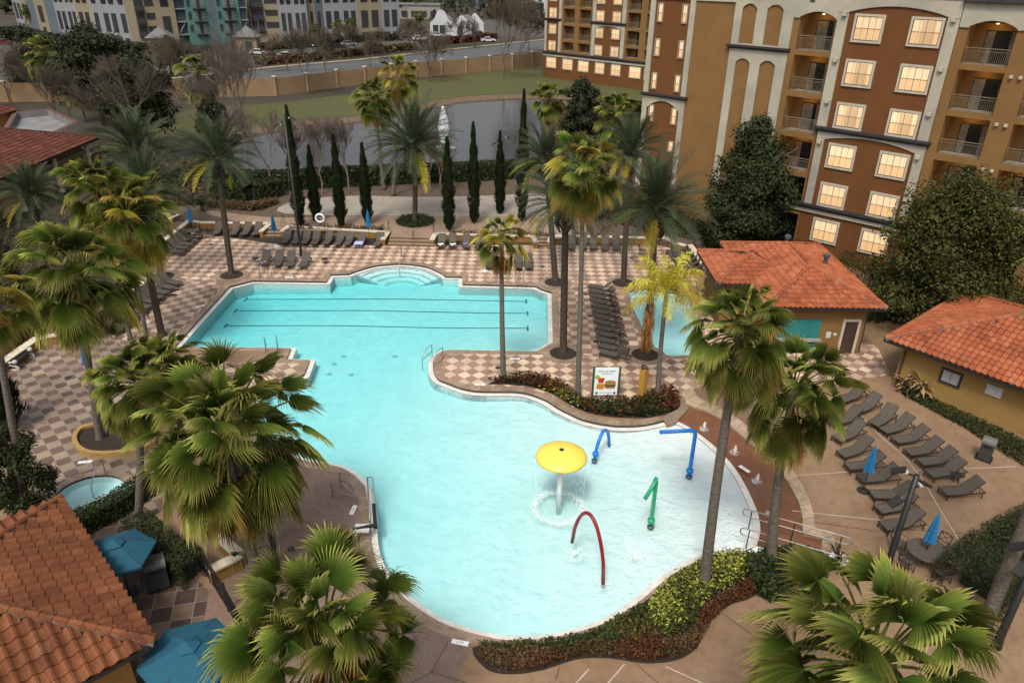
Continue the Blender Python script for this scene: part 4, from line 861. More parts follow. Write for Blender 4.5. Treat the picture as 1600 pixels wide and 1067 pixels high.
vsheet(wl,[(-39.1,2.5),(-34.7,2.5),(-34.7,10.98),(-39.1,10.98)],-.12,[archpoly(-38.6,-35.2,2.52,9.95,.75)],C,.12)
vsheet(wl,[(-31.1,15.9),(-26.15,15.9),(-26.15,19.0),(-31.1,19.0)],-.12,[archpoly(-30.45,-29.2,16.02,18.62,.35),archpoly(-28.35,-27.02,16.02,18.62,.35)],C,.12)
vsheet(wl,[(-31.1,4.4),(-26.15,4.4),(-26.15,15.6),(-31.1,15.6)],-.12,[archpoly(-30.42,-29.15,4.5,14.55,.35),archpoly(-28.3,-26.98,4.5,14.55,.35)],C,.12)
cornice(wl,-31.35,-26.02,15.6,15.92,D,C)
for x0,x1 in ((-22.8,-22.05),(-15.4,-14.65)): bx(wl,x0,x1,-.12,0,10.56,18.7,C)
vsheet(wl,[(-22.8,18.62),(-22.05,18.62)]+[(-22.05+6.65*i/12,18.72+.5*math.sin(PI*i/12)**.8) for i in range(13)]+[(-14.65,18.62),(-14.65,19.7),(-22.8,19.7)],-.12,(),C,.12)
cornice(wl,-22.9,-14.42,10.18,10.56,D,C)
vsheet(wl,[(-22.6,4.42),(-22.0,4.42)]+[(-22.0,9.3)]+[(-22.0+6.7*i/12,9.6+.45*math.sin(PI*i/12)**.8) for i in range(13)]+[(-15.3,4.42),(-14.65,4.42),(-14.65,10.18),(-22.6,10.18)],-.10,(),C,.10)
cornice(wl,-24.2,-14.5,4.02,4.42,D,C); bx(wl,-24.1,-14.5,-.14,.02,3.72,4.02,C)
cols=[(-26.15,-25.66,-22.9,-22.8),(-14.6,-14.0,-11.18,-9.8),(-9.8,-9.8,-7.0,-5.6),(-5.6,-5.6,-2.8,-1.4),(-1.4,-1.4,1.4,3)]
for k,(a,o0,o1,e) in enumerate(cols):
    if o0>a: bx(wl,a,o0,0,.4,0,18.5,T)
    bx(wl,o1,e,0,.4,0,18.5,T); zt=[18.5]+TP[1:]+[6.36,3.3]; zf=FL+[4.3,.4]
    for i in range(5): bx(wl,o0,o1,0,.4,zt[i+1],zf[i],T)
    bx(wl,o0,o1,0,.4,0,.4,T)
    for i in range(4): balcony(h_,o0,o1,FL[i],(TP[i] if i else 18.45),100*k+i)
    mb=MB(); bx(mb,o0,o1,1.1,1.2,4.2,6.5); bx(mb,o0,o1,-.05,.3,4.22,4.34,1); bx(mb,(o0+o1)/2-.03,(o0+o1)/2+.03,1.04,1.1,4.3,6.4,1); mb.build('balcony_window',[MAT['glass_dark'],MAT['frame_cream']],h_)
    mb=MB(); bx(mb,o0,o1,1.1,1.2,.3,3.4); mb.build('patio_door',MAT['glass_dark'],h_)
    x0=a if k!=1 else -14.6
    vsheet(wl,[(a,18.15),(o0,18.15)]+[(o0+(o1-o0)*i/10,18.22+.42*math.sin(PI*i/10)**.8) for i in range(11)]+[(o1,18.15),(e,18.15),(e,19.7),(a,19.7)],-.10,(),C,.5)
bx(wl,-14.7,3,-.4,.2,19.72,20.0,D)
wl.build('wall',[MAT['stucco_brown'],MAT['stucco_tan'],MAT['stucco_cream'],MAT['trim_dark']],h_)
kinds=['plain','blind','blind','plain','blind','blind','plain','plain','plain','plain','plain','plain']
for i,zt in enumerate((18.65,15.57,12.48,9.42,6.33,3.38)):
    for j,xc in enumerate((-20.5,-16.62)): window(h_,xc,zt-.96,2.16,1.92,kinds[i*2+j],y=-.02)
for zt,hh in ((18.67,1.5),(15.84,1.45),(13.02,1.42),(10.24,1.45),(7.32,.98)):
    for xc in (-38.08,-35.68):
        if zt<8 and xc<-36: continue
        window(h_,xc,zt-hh/2,.52,hh,'n',.04,y=-.02,mull=False)
for x in (-22.3,-15.0):
    for z in (18.55,15.4,12.4,9.35): mb=MB(); mb.box((x,-.22,z),(.28,.22,.2)); mb.box((x,-.20,z+.12),(.34,.28,.03)); mb.build('wall_light',MAT['frame_cream'],h_)
for z in (15.35,12.3,9.25):
    for x in (-10.75,-10.2): mb=MB(); mb.box((x,-.1,z),(.2,.2,.18)); mb.build('wall_light',MAT['frame_cream'],h_)
mb=MB(); mb.box((-24.9,-.12,19.35),(.35,.06,.12)); mb.build('vent',MAT['trim_dark'],h_)
# the farther wing, parallel and set back
w2=hotel_root('hotel_wing','more distant brown and tan hotel wing with rows of small lit windows',126.0)
wl=MB(); Z0=1.1
bx(wl,-107.6,-78,0,.4,-.5,4.6,B)
for x0,x1 in ((-106.9,-103.8),(-94.6,-88.4)): bx(wl,x0,x1,0,.4,4.6,22,B)
for x0,x1 in ((-107.5,-106.9),(-103.8,-103.1),(-95.3,-94.55),(-88.35,-87.5)): bx(wl,x0,x1,-.12,.4,5.2,22,C)
for x0,x1 in ((-103.1,-102.65),(-99.85,-98.6),(-95.75,-95.3),(-87.5,-87.05),(-84.2,-82.8),(-80,-78)): bx(wl,x0,x1,0,.4,4.6,22,T)
cornice(wl,-107.7,-78,4.62,5.12,D,C); bx(wl,-107.6,-78,-.16,.02,4.25,4.62,C); cornice(wl,-107.7,-103.1,11.05,11.5,D,C); cornice(wl,-95.6,-87.3,11.0,11.5,D,C)
vsheet(wl,[(-95.3,5.2),(-94.55,5.2),(-94.55,10.2)]+[(-94.55+6.2*i/10,10.3+.5*math.sin(PI*i/10)**.8) for i in range(11)]+[(-88.35,5.2),(-87.5,5.2),(-87.5,11.0),(-95.3,11.0)],-.09,(),C,.09)
bx(wl,-107.6,-107.2,.4,14,-.5,22,T); bx(wl,-107.6,-78,13.8,14,-.5,22,T); bx(wl,-107.2,-78,.4,14,21.8,22,D)
FW=[5.55,7.7,10.75,13.85,16.9]; TW=[7.2,10.25,13.4,16.45,19.5]
for o0,o1 in ((-102.65,-99.85),(-98.6,-95.75),(-87.05,-84.2),(-82.8,-80)):
    for i in range(5):
        bx(wl,o0,o1,0,.4,TW[i],FW[i+1] if i<4 else 22,T); balcony(w2,o0,o1,FW[i],TW[i],700+i+int(-o0*10),i>0,far=True)
    bx(wl,o0,o1,0,.4,4.6,FW[0],T)
wl.build('wall',[MAT['stucco_brown'],MAT['stucco_tan'],MAT['stucco_cream'],MAT['trim_dark']],w2)
for i,zt in enumerate((7.25,10.42,13.45,16.5,19.5)):
    for j,xc in enumerate((-105.4,-93.5,-89.6)): window(w2,xc,zt-.95,1.95,1.9,('blind','plain')[(i+j)%2],.12,y=-.02,lit='lit_far')
for xc in (-105.45,-101.1,-97.0,-92.9,-89.0,-84.5,-81): window(w2,xc,3.0,2.3 if xc<-106 or -93<xc<-88 else 2.7,2.15,'plain',.12,y=-.02,lit='lit_far')
# ---- barrel-tile roofs
def tilemat_roof(name,stops):
    stops=[(p_,tuple(x*.68 for x in c)) for p_,c in stops]
    mt,t,b=nt(name); uv=N(t,'ShaderNodeUVMap'); sx=N(t,'ShaderNodeSeparateXYZ'); t.links.new(uv.outputs[0],sx.inputs[0]); tc=N(t,'ShaderNodeTexCoord').outputs['Object']
    o=ramp(t,sx.outputs[0],stops).outputs[0]; o=mixc(t,1.0,o,ramp(t,noise(t,tc,.7,6,.7).outputs[0],[(.34,(.66,.60,.56)),(.56,(1.05,1.02,1))]).outputs[0],'MULTIPLY')
    o=mixc(t,1.0,o,ramp(t,noise(t,tc,16,4,.7).outputs[0],[(.35,(.75,.72,.7)),(.6,(1.1,1.1,1.1))]).outputs[0],'MULTIPLY')
    t.links.new(o,b.inputs['Base Color']); b.inputs['Roughness'].default_value=.75; b.inputs['Specular IOR Level'].default_value=.25; bump(t,b,noise(t,tc,30,4).outputs[0],.2,.01); MAT[name]=mt
tilemat_roof('tile_orange',[(0,(.36,.098,.040)),(.5,(.42,.125,.052)),(.9,(.46,.16,.075)),(1,(.30,.085,.038))]); tilemat_roof('tile_weathered',[(0,(.20,.066,.027)),(.5,(.24,.085,.034)),(.88,(.26,.105,.046)),(1,(.165,.058,.026))]); tilemat_roof('tile_rust',[(0,(.085,.02,.010)),(.5,(.12,.03,.014)),(.85,(.15,.05,.022)),(1,(.055,.016,.009))])
mat('mortar',(.20,.18,.16),(.13,.115,.10),6,.95,.5,20); mat('underlay',(.035,.02,.014),(.05,.03,.02),2,1)
def roof_face(mb,poly,w_=.31,l_=.40,rg=rnd,hh=.075):
    P=[Vector(p) for p in poly]; e=(P[1]-P[0]).normalized(); nn=None
    nn=(P[1]-P[0]).cross(P[-1]-P[0]).normalized(); nn=nn if nn.z>0 else -nn; s_=nn.cross(e); s_=s_ if s_.z>0 else -s_
    q=[((p-P[0]).dot(e),(p-P[0]).dot(s_)) for p in P]; x0=min(a for a,_ in q); x1=max(a for a,_ in q); y1=max(b for _,b in q)
    mb.add([p-nn*.02 for p in P],[tuple(range(len(P)))],1)
    pr=[0,.62,1,.78,.30,.06,0]; nx=max(1,int((x1-x0)/w_)); w_=(x1-x0)/nx
    for j in range(int(y1/l_)+1):
        for i in range(nx):
            cx,cy=x0+(i+.5)*w_,(j+.5)*l_
            if not inside((cx,min(cy,y1-.02)),q): continue
            lo=[];hi=[];bt=[]
            for k,f in enumerate(pr):
                x=x0+i*w_+w_*k/6; o=P[0]+e*x; lo.append(o+s_*(j*l_-.045)+nn*(f*hh+.055)); hi.append(o+s_*((j+1)*l_)+nn*(f*hh+.004)); bt.append(o+s_*(j*l_-.045)+nn*(f*hh*.9-.012))
            u=rg.random(); n=7
            mb.add(lo+hi+bt,[(k,k+1,n+k+1,n+k) for k in range(6)]+[(2*n+k,2*n+k+1,k+1,k) for k in range(6)],0,(u,0))
def ridge(mb,a,b,r_=.13,l_=.42,rg=rnd):
    a,b=Vector(a),Vector(b); L=(b-a).length; k=max(1,int(L/l_)); d=(b-a)/k
    mb.tube([a-UP*.04,b-UP*.04],.16,6,2)
    for i in range(k):
        p=a+d*i; mb.tube([p+UP*.05,p+d*.5+UP*.06,p+d*1.06+UP*.05],[r_*1.12,r_*1.02,r_*.88],8,0,uv=(rg.random(),0))
def hip(root,x0,x1,y0,y1,ze,zr,axis,tile,mats,fascia=True,ov=.0,wl_=.31,ll_=.40,seed=3,faces='NSEW',hh_=.085):
    """hip roof over a rectangle in local axes; axis 'x' or 'y' is the ridge direction"""
    rg=random.Random(seed); mb=MB(); A,B_,C_,D_=(x0,y0,ze),(x1,y0,ze),(x1,y1,ze),(x0,y1,ze)
    if axis=='y': h=(x1-x0)/2; R0,R1=((x0+x1)/2,y0+h,zr),((x0+x1)/2,y1-h,zr); fs={'S':[A,B_,R0],'E':[B_,C_,R1,R0],'N':[C_,D_,R1],'W':[D_,A,R0,R1]}; hp=[(A,R0),(B_,R0),(C_,R1),(D_,R1),(R0,R1)]
    else: h=(y1-y0)/2; R0,R1=(x0+h,(y0+y1)/2,zr),(x1-h,(y0+y1)/2,zr); fs={'S':[A,B_,R1,R0],'E':[B_,C_,R1],'N':[C_,D_,R0,R1],'W':[D_,A,R0]}; hp=[(A,R0),(B_,R1),(C_,R1),(D_,R0),(R0,R1)]
    for k,f in fs.items(): roof_face(mb,f,wl_,ll_,rg,hh_)
    for a,b in hp: ridge(mb,a,b,rg=rg)
    o=mb.build('roof',mats,root)
    if fascia:
        mb=MB(); 
        for a,b in ((A,B_),(B_,C_),(C_,D_),(D_,A)): mb.bar(Vector(a)-UP*.11,Vector(b)-UP*.11,.12,.16)
        mb.build('gutter',MAT['dark_metal'],o); mb=MB(); bx(mb,x0+.05,x1-.05,y0+.05,y1-.05,ze-.22,ze-.17); mb.build('soffit',MAT['frame_cream'],o)
    return o
RM=[MAT['tile_orange'],MAT['underlay'],MAT['mortar']]
ph=thing('pool_house','tile roofed tan bar pavilion with teal opening and dark door','pool house',(0,0,0)); ZE=3.4
hip(ph,15.3,22.55,40.7,52.0,ZE,4.7,'y',0,RM); hip(ph,13.2,18.6,44.2,50.2,ZE+.02,4.55,'x',0,RM,seed=4)
mb=MB(); bx(mb,15.9,21.8,41.4,51.3,0,ZE-.2); bx(mb,13.8,15.9,44.8,49.6,0,ZE-.2); mb.build('wall',MAT['stucco_tan'],ph)
mb=MB(); bx(mb,20.42,20.58,41.3,41.4,0,2.35); bx(mb,21.38,21.54,41.3,41.4,0,2.35); bx(mb,20.58,21.38,41.3,41.4,2.2,2.35); f=mb.build('door_frame',MAT['frame_cream'],ph); mb=MB(); bx(mb,20.58,21.38,41.34,41.39,.02,2.2); mb.build('door',mat('door_brown',(.045,.025,.018),(.06,.035,.025),2,.5),f)
mb=MB(); bx(mb,16.6,19.1,41.34,41.39,.0,2.3); mb.build('serving_opening',mat('teal_wall',(.012,.17,.16),(.018,.21,.2),1.5,.6),ph)
mb=MB(); bx(mb,16.5,19.2,40.95,41.3,.95,1.05); mb.build('counter',MAT['stone_grey'],ph)
mb=MB(); mb.box((19.7,41.37,1.25),(.3,.04,.4)); mb.box((20.1,41.37,1.3),(.22,.04,.16)); mb.build('wall_sign',mat('sign_white',(.6,.6,.56),(.5,.5,.47),3,.6),ph)
mb=MB(); bx(mb,21.82,21.92,41.42,41.52,0,3.2); mb.build('downpipe',mat('pipe_brown',(.06,.035,.025),(.08,.05,.035),3,.5),ph)
for x,y,z in ((18.95,48.9,4.62),(20.6,46.0,4.35)):
    mb=MB(); mb.lathe([(.13,-.3),(.13,.3),(.22,.32),(.22,.5),(.10,.56),(.02,.58)],(x,y,z),12); mb.build('roof_vent',MAT['lead'],ph)
e2=Vector((.648,-.762,0)); n2=Vector((.774,.633,0)); c0=Vector((21.21,37.67,0)); rz2=math.atan2(e2.y,e2.x)
p2=thing('pool_house','yellow pool house with shuttered window and clay tile hip roof','pool house',c0,rz2)
hip(p2,0,20,0,10.7,2.9,4.95,'x',0,[MAT['tile_orange'],MAT['underlay'],MAT['mortar']],seed=5)
mb=MB(); bx(mb,.8,19.2,.75,9.9,0,2.7); mb.build('wall',mat('stucco_yellow',(.40,.245,.07),(.35,.21,.06),.7,.9,.2,60),p2)
mb=MB()
for a in ((3.05,3.15,1.25,2.15),(4.05,4.15,1.25,2.15),(3.15,4.05,2.05,2.15),(3.15,4.05,1.25,1.35)): bx(mb,a[0],a[1],.67,.75,a[2],a[3])
f=mb.build('window',MAT['trim_dark'],p2); mb=MB()
for x0 in (3.17,3.62):
    for k in range(7): mb.box((x0+.2,.715,1.4+k*.095),(.4,.03,.07),rot=Matrix.Rotation(.5,3,'X'))
mb.build('shutter',mat('shutter_white',(.55,.56,.56),(.48,.49,.5),3,.5),f)
mb=MB(); bx(mb,5.35,6.15,.70,.75,1.55,2.15,1)
for k in range(6): mb.box((5.75,.69,1.6+k*.1),(.72,.04,.07),rot=Matrix.Rotation(.5,3,'X'))
mb.build('wall_vent',[MAT['shutter_white'],MAT['frame_cream']],p2)
mb=MB(); bx(mb,.95,1.05,.62,.74,0,2.7); mb.build('downpipe',MAT['pipe_brown'],p2)
e3=Vector((.70,-.713,0)); c3=Vector((-17.47,22.75,0))
p3=thing('pavilion','foreground pavilion with large curved clay roof tiles at the bottom left','pavilion',c3,math.atan2(e3.y,e3.x))
# local +x runs along the right-hand eave towards the camera, the roof lies on -y
hip(p3,0,9.38,-14,0,2.9,4.8,'y',0,[MAT['tile_weathered'],MAT['underlay'],MAT['mortar']],seed=6,wl_=.40,ll_=.44,hh_=.125)
mb=MB(); bx(mb,.7,8.7,-13.4,-.7,0,2.7); mb.build('wall',MAT['ochre'],p3)
p4=thing('tiled_pavilion','rust red tiled pavilion with ochre walls and columns at the left edge','pavilion',(-45.5,82.0,0),0)
hip(p4,-18,0,-26,0,4.0,6.9,'y',0,[MAT['tile_rust'],MAT['underlay'],MAT['mortar']],seed=7,wl_=.4,ll_=.5)
mb=MB(); bx(mb,-17.2,-1.4,-25.2,-1.4,0,3.8,0); bx(mb,-1.4,-1.1,-25.2,-1.4,2.6,3.0,1); bx(mb,-1.4,-1.2,-25.2,-1.4,3.3,3.8,1); mb.build('wall',[MAT['ochre'],mat('trim_olive',(.20,.19,.13),(.16,.155,.105),2,.8)],p4)
for y in (-1.2,-7.5,-14,-20.5):
    mb=MB(); mb.lathe([(.34,0),(.34,.25),(.24,.3),(.22,2.2),(.36,2.25),(.36,2.55),(.24,2.6),(.24,3.7)],(-1.0,y,0),12); mb.build('column',MAT['cap_cream'],p4)
fr=thing('flat_roofed_block','flat roofed block with brown topped parapet behind the tiled pavilion','building',(0,0,0)); fc=W([(20,176),(78,170),(122,190),(85,208),(0,208)],5)
q=fc if area(fc)>0 else fc[::-1]; mb=MB(); mb.prism(q,0,4.3,0,1); mb.build('wall',[MAT['cap_cream'],MAT['roof_felt']],fr); mb=MB(); qi=offset(q,-.5); k=len(q)
strip(mb,q,q,4.3,5.0,0); strip(mb,q,qi,5.0,5.0,1); strip(mb,qi,qi,5.0,4.3,2); mb.build('parapet',[MAT['cap_cream'],mat('parapet_brown',(.10,.05,.04),(.14,.07,.055),2,.8),MAT['roof_felt']],fr)
r5=thing('tiled_roof_block','small red tiled roof at the far left edge beside the flat roof','building',tuple(G(-12,180,5.2)[:2])+(0,)); hip(r5,-9,0.9,-5,4,5.2,7.0,'x',0,[MAT['tile_rust'],MAT['underlay'],MAT['mortar']],seed=8,wl_=.5,ll_=.6,fascia=False); mb=MB(); bx(mb,-8.6,.5,-4.6,3.6,0,5.2); mb.build('wall',MAT['ochre'],r5)
# ---- far apartments: bays in pixels along a facade line
mat('apt_white',(.43,.45,.47),(.38,.40,.42),.2,.9); mat('apt_yellow',(.46,.38,.25),(.42,.345,.22),.2,.9); mat('apt_teal',(.14,.34,.29),(.12,.30,.26),.2,.9); mat('apt_blue',(.18,.23,.27),(.16,.2,.24),.2,.9); mat('apt_dark',(.035,.035,.04),(.05,.05,.055),.3,.6); mat('apt_roof',(.25,.25,.24),(.2,.2,.2),.3,.9); mat('shutter_dark',(.025,.024,.03),(.035,.034,.04),.5,.7)
def apartment(label,base,bays,h,dep=14,roof=True):
    """base: pixels of the two ends on the ground; bays: (x0,x1,material,kind) in pixels"""
    a,b=G(*base[0]),G(*base[1]); d=(b-a); L=d.length; rz=math.atan2(d.y,d.x); root=thing('apartment_building',label,'building',a,rz,'apartment blocks across the road'); X0,X1=base[0][0],base[1][0]
    by={}
    for x0,x1,m_,kind in bays:
        u0,u1=L*(x0-X0)/(X1-X0),L*(x1-X0)/(X1-X0); w_=u1-u0; in_=0 if kind!='gap' else 1.6; mb=by.setdefault(m_,MB()); bx(mb,u0,u1,in_,dep,0,h-(0 if kind!='gap' else .4))
        zs=[h-3.0-3.1*i for i in range(4)]
        def win(cx,z,ww,hh,y=0,m2='apt_dark',nm='window',lean=0):
            q=MB(); q.box((0,-.04,0),(ww,.1,hh),0,0,Matrix.Rotation(lean,3,'X'))
            if hh>1 and not lean: q.box((0,-.10,0),(.09,.03,hh),0,1); q.box((0,-.10,hh*.1),(ww,.03,.09),0,1)
            o=q.build(nm,[MAT[m2],MAT['apt_dark' if m2!='apt_dark' else 'shutter_dark']],root); o.location=(cx,y,z)
        if kind in 'w2 w1'.split():
            for cx in ([u0+w_*.28,u0+w_*.72] if kind=='w2' else [u0+w_*.5]):
                win(cx,zs[0]+1.2,w_*(.28 if kind=='w2' else .4),1.9); win(cx,zs[0]+1.35,w_*(.25 if kind=='w2' else .36),1.5,-.35,'shutter_dark','awning_shutter',.35); win(cx,zs[2]+1.9,w_*(.28 if kind=='w2' else .4),4.6); win(cx,zs[3]+.4,w_*.28,1.8)
        elif kind=='balc':
            for z in zs[:3]:
                win(u0+w_*.26,z+.9,w_*.42,2.5); win(u0+w_*.75,z+1.2,w_*.42,1.5)
                q=MB(); bx(q,u0+w_*.03,u0+w_*.49,-1.0,0,z-.45,z-.3); bx(q,u0+w_*.03,u0+w_*.49,-1.0,-.94,z-.3,z+.6); q.build('balcony',MAT['shutter_dark'],root)
        elif kind=='teal':
            for z in zs[:3]:
                win(u0+w_*.15,z+1.1,w_*.13,1.8,0,'shutter_dark','shutter')
                for k in range(3): win(u0+w_*(.42+.15*k),z+.9,w_*.12,2.4,0,'apt_white' if k%2==0 else 'apt_dark')
                q=MB(); bx(q,u0+w_*.3,u0+w_*.85,-1.1,0,z-.45,z-.3)
                bx(q,u0+w_*.3,u0+w_*.85,-1.1,-1.05,z+.5,z+.58)
                for k in range(9): xx=u0+w_*(.3+.55*k/8); bx(q,xx-.05,xx+.05,-1.1,-1.05,z-.3,z+.55)
                q.build('balcony',MAT['shutter_dark'],root)
        elif kind=='gap':
            for z in zs[:3]: q=MB(); bx(q,u0,u1,.3,1.6,z-.5,z-.25); q.build('landing',MAT['apt_white'],root)
            q=MB(); q.bar((u0+.3,.8,zs[2]-.3),(u1-.3,.8,zs[1]-.4),.5,.2); q.build('staircase',MAT['apt_white'],root)
    for m_,mb in by.items(): mb.build('wall',MAT[m_],root)
    if roof:
        mb=MB(); a0,a1=-.5,L+.5; mb.add([(a0,-.5,h),(a1,-.5,h),(a1,dep+.5,h),(a0,dep+.5,h),(a0+3,dep/2,h+3),(a1-3,dep/2,h+3)],[(0,1,5,4),(1,2,5),(2,3,4,5),(3,0,4)]); mb.build('roof',MAT['apt_roof'],root)
    return root
apartment('white and yellow apartment block at the right end of the row, with tall dark windows',((486,67),(626,61)),[(486,496,'apt_yellow','w1'),(496,507,'apt_blue','w1'),(508,535,'apt_white','w2'),(535,560,'apt_white','w2'),(560,597,'apt_yellow','w2'),(597,626,'apt_white','w2')],13.2)
apartment('apartment block with a yellow balcony bay beside a white bay with paired windows',((396,70),(485,68)),[(396,441,'apt_yellow','balc'),(441,463,'apt_white','w2'),(463,485,'apt_white','w2')],13.0)
apartment('apartment block with teal balcony bays and open stair gaps',((222,80),(395,72)),[(222,252,'apt_yellow','balc'),(252,281,'apt_yellow','w1'),(281,297,'apt_blue','gap'),(297,333,'apt_teal','teal'),(333,343,'apt_blue','none'),(343,381,'apt_teal','teal'),(381,395,'apt_blue','gap')],13.0)
apartment('white apartment block with a yellow strip, left of the teal balconies',((98,66),(221,74)),[(98,116,'apt_white','w2'),(116,132,'apt_white','w2'),(132,154,'apt_yellow','w2'),(154,170,'apt_white','w1'),(170,196,'apt_white','w2'),(196,221,'apt_white','w2')],13.0)
apartment('farthest left apartment block, narrow white and cream bays',((30,46),(97,58)),[(30,44,'apt_white','w2'),(44,52,'apt_yellow','w1'),(52,66,'apt_blue','none'),(66,82,'apt_yellow','w1'),(82,97,'apt_blue','none')],13.0)
for lab,px,py in (('left of the teal balcony bays',266,80),('right of the teal balcony bays',397,78)):
    r_=thing('entry_pavilion','small cream entrance pavilion with grey pyramid roof '+lab,'building',G(px,py)+Vector((0,-4,0)),.1); mb=MB(); bx(mb,-2.6,2.6,-2.2,2.2,0,3.6); mb.build('wall',MAT['apt_yellow'],r_); mb=MB(); mb.add([(-3.2,-2.8,3.6),(3.2,-2.8,3.6),(3.2,2.8,3.6),(-3.2,2.8,3.6),(0,0,6.2)],[(0,1,4),(1,2,4),(2,3,4),(3,0,4),(3,2,1,0)]); mb.build('roof',MAT['apt_roof'],r_); mb=MB(); bx(mb,-.3,1.5,-2.3,-2.2,0,2.6); mb.build('door',MAT['apt_dark'],r_)
# white gabled house
c=G(704,56); wh=thing('gabled_house','white house with curved Dutch gables and grey roof across the road','house',c,-.12); mb=MB(); mt_w=mat('house_white',(.66,.68,.70),(.6,.62,.64),.3,.9)
def gable(mb,x0,x1,y,zs,zt,curve,th=.5):
    cx=(x0+x1)/2; w_=(x1-x0)/2; pts=[(x0,0),(x1,0),(x1,zs)]
    pr=[(1,0),(.62,.30),(.50,.55),(.36,.82),(.16,1),(0,1)] if curve else [(1,0),(.5,.5),(.12,.9),(0,.97)]
    pts+=[(cx+w_*a,zs+(zt-zs)*b) for a,b in pr]+[(cx-w_*a,zs+(zt-zs)*b) for a,b in pr[::-1][1:]]
    vsheet(mb,pts,y,(),0,th); vsheet(mb,[(a,b) for a,b in pts],y+th)
gable(mb,-7.5,0,3.5,3.4,7.3,True); gable(mb,.2,7.2,0,3.2,6.2,False); bx(mb,.4,7.0,.5,12,0,3.4); bx(mb,-7.3,.2,4,12,0,3.6); gable(mb,3.0,9.0,11.5,3.2,6.3,False); mb.build('wall',mt_w,wh)
mb=MB(); mb.add([(3.7,.6,5.9),(.2,.6,3.2),(.2,12,3.2),(3.7,12,5.9),(7.2,.6,3.2),(7.2,12,3.2)],[(0,1,2,3),(0,3,5,4)]); mb.add([(-3.7,4,5.6),(-7.5,4,3.6),(-7.5,12,3.6),(-3.7,12,5.6),(0,4,3.6),(0,12,3.6)],[(0,1,2,3),(0,3,5,4)]); mb.build('roof',mat('roof_brown',(.20,.185,.17),(.15,.14,.125),.5,.95),wh)
for x,y in ((3.2,-.06),(-5.6,3.44),(-3.4,3.44)):
    mb=MB(); bx(mb,x-.9,x+.9,y-.05,y+.05,0,2.8); mb.build('door',MAT['apt_dark'],wh)
# distant shop buildings
for lab,px,py,w_,h2,m_ in (('distant dark grey shop building with blue fascia at the top edge',745,14,22,9,'apt_blue'),('distant white low building beside the hotel wing at the top edge',840,20,16,7,'house_white'),('distant grey shed behind the white gabled house',655,30,18,5,'stone_grey')):
    r_=thing('shop_building',lab,'building',G(px,py),0); mb=MB(); bx(mb,-w_/2,w_/2,0,12,0,h2); mb.build('wall',MAT[m_],r_); mb=MB(); bx(mb,-w_/2-.3,w_/2+.3,-.3,12.3,h2,h2+.5); mb.build('roof',MAT['apt_roof'],r_)
    for k in range(4): mb=MB(); bx(mb,-w_*.4+k*w_*.22,-w_*.4+k*w_*.22+w_*.14,-.1,0,.6,h2*.6); mb.build('window',MAT['apt_dark'],r_)
# ---- boundary wall
bw=thing('boundary_wall','tan precast boundary wall with posts between the lake lawn and the road','wall'); BWP=[Vector((-110,122,0)),Vector((-76.9,127,0)),Vector((-42.3,136,0)),Vector((-20.6,161,0)),Vector((-.9,176.4,0)),Vector((8.2,188,0)),Vector((16,200,0))]
mb=MB(); mat('wall_tan',(.36,.235,.125),(.31,.20,.105),.4,.9,.2,10)
for a,b in zip(BWP,BWP[1:]): mb.bar(a+UP*1.5,b+UP*1.5,.2,3.0)
mb.build('panel',MAT['wall_tan'],bw)
for a,b in zip(BWP,BWP[1:]):
    k=max(1,int((b-a).length/6.2))
    for i in range(k): mb=MB(); p=a.lerp(b,i/k); mb.box(p+UP*1.6,(.5,.5,3.2)); mb.box(p+UP*3.28,(.66,.66,.16),0,1); mb.build('post',[MAT['wall_tan'],MAT['cap_cream']],bw)
# ---- low walls of the pool deck, steps and ramp
def lowwall(label,pts,zb,zt,th=.3,capw=.42,name='low_wall',group=None,mc='ochre'):
    t_=thing(name,label,'wall',(0,0,0),0,group); a=MB(); b=MB(); P=[Vector((*p,0)) for p in pts]
    for p,q in zip(P,P[1:]): a.bar(p+UP*(zb+zt-.08)/2,q+UP*(zb+zt-.08)/2,th,zt-.08-zb); b.bar(p+UP*(zt-.04),q+UP*(zt-.04),capw,.09)
    a.build('wall',MAT[mc],t_); b.build('cap',MAT['cap_cream'],t_); return t_
ZC=.62
lowwall('low ochre wall with cream cap behind the far left loungers',W([(300,345),(312,347),(423,348.5),(407.5,361)],ZC),0,ZC)
lowwall('low ochre wall with cream cap behind the nine back loungers',W([(440,361),(452,352.5),(606,362.5),(598,373.5)],ZC),0,ZC)
lowwall('low ochre wall with cream cap right of the wide steps',W([(675,374),(680,364.5),(740,366),(832,368),(838,378)],ZC),0,ZC)
lowwall('low ochre wall with cream cap at the far right of the deck, curving towards the pool house',W([(858,378),(862,368),(950,369.5),(1014,371),(1040,371),(1052,378),(1075,384)],ZC),0,ZC)
lowwall('grey stone topped low wall running down to the tiled bar pavilion',W([(1078,382),(1099,412)],.8),0,.8,.35,.5,mc='stone_grey')
lowwall('low wall with cream cap behind the upper left loungers',W([(298,342),(245,384)],ZC),0,ZC)
lowwall('low wall with cream cap behind the lower left loungers',W([(226,440),(194,465),(160,493)],ZC),0,ZC)
lowwall('low planter wall with broad cap and a jog at the left edge of the deck',W([(150,500),(105,519),(62,527)],ZC),0,ZC)
lowwall('broad capped planter wall behind the stone bench at the left edge',W([(58,527),(3,565),(-60,608)],ZC),0,ZC,.4,.55)
lowwall('short cream capped wall among the shrubs left of the deck',W([(57,478),(73,472)],1.0),0,1.0)
lowwall('cream capped planter wall at the steps beside the foreground palm',W([(325,890),(362,872),(374,865),(340,835)],.7),0,.7,.3,.45)
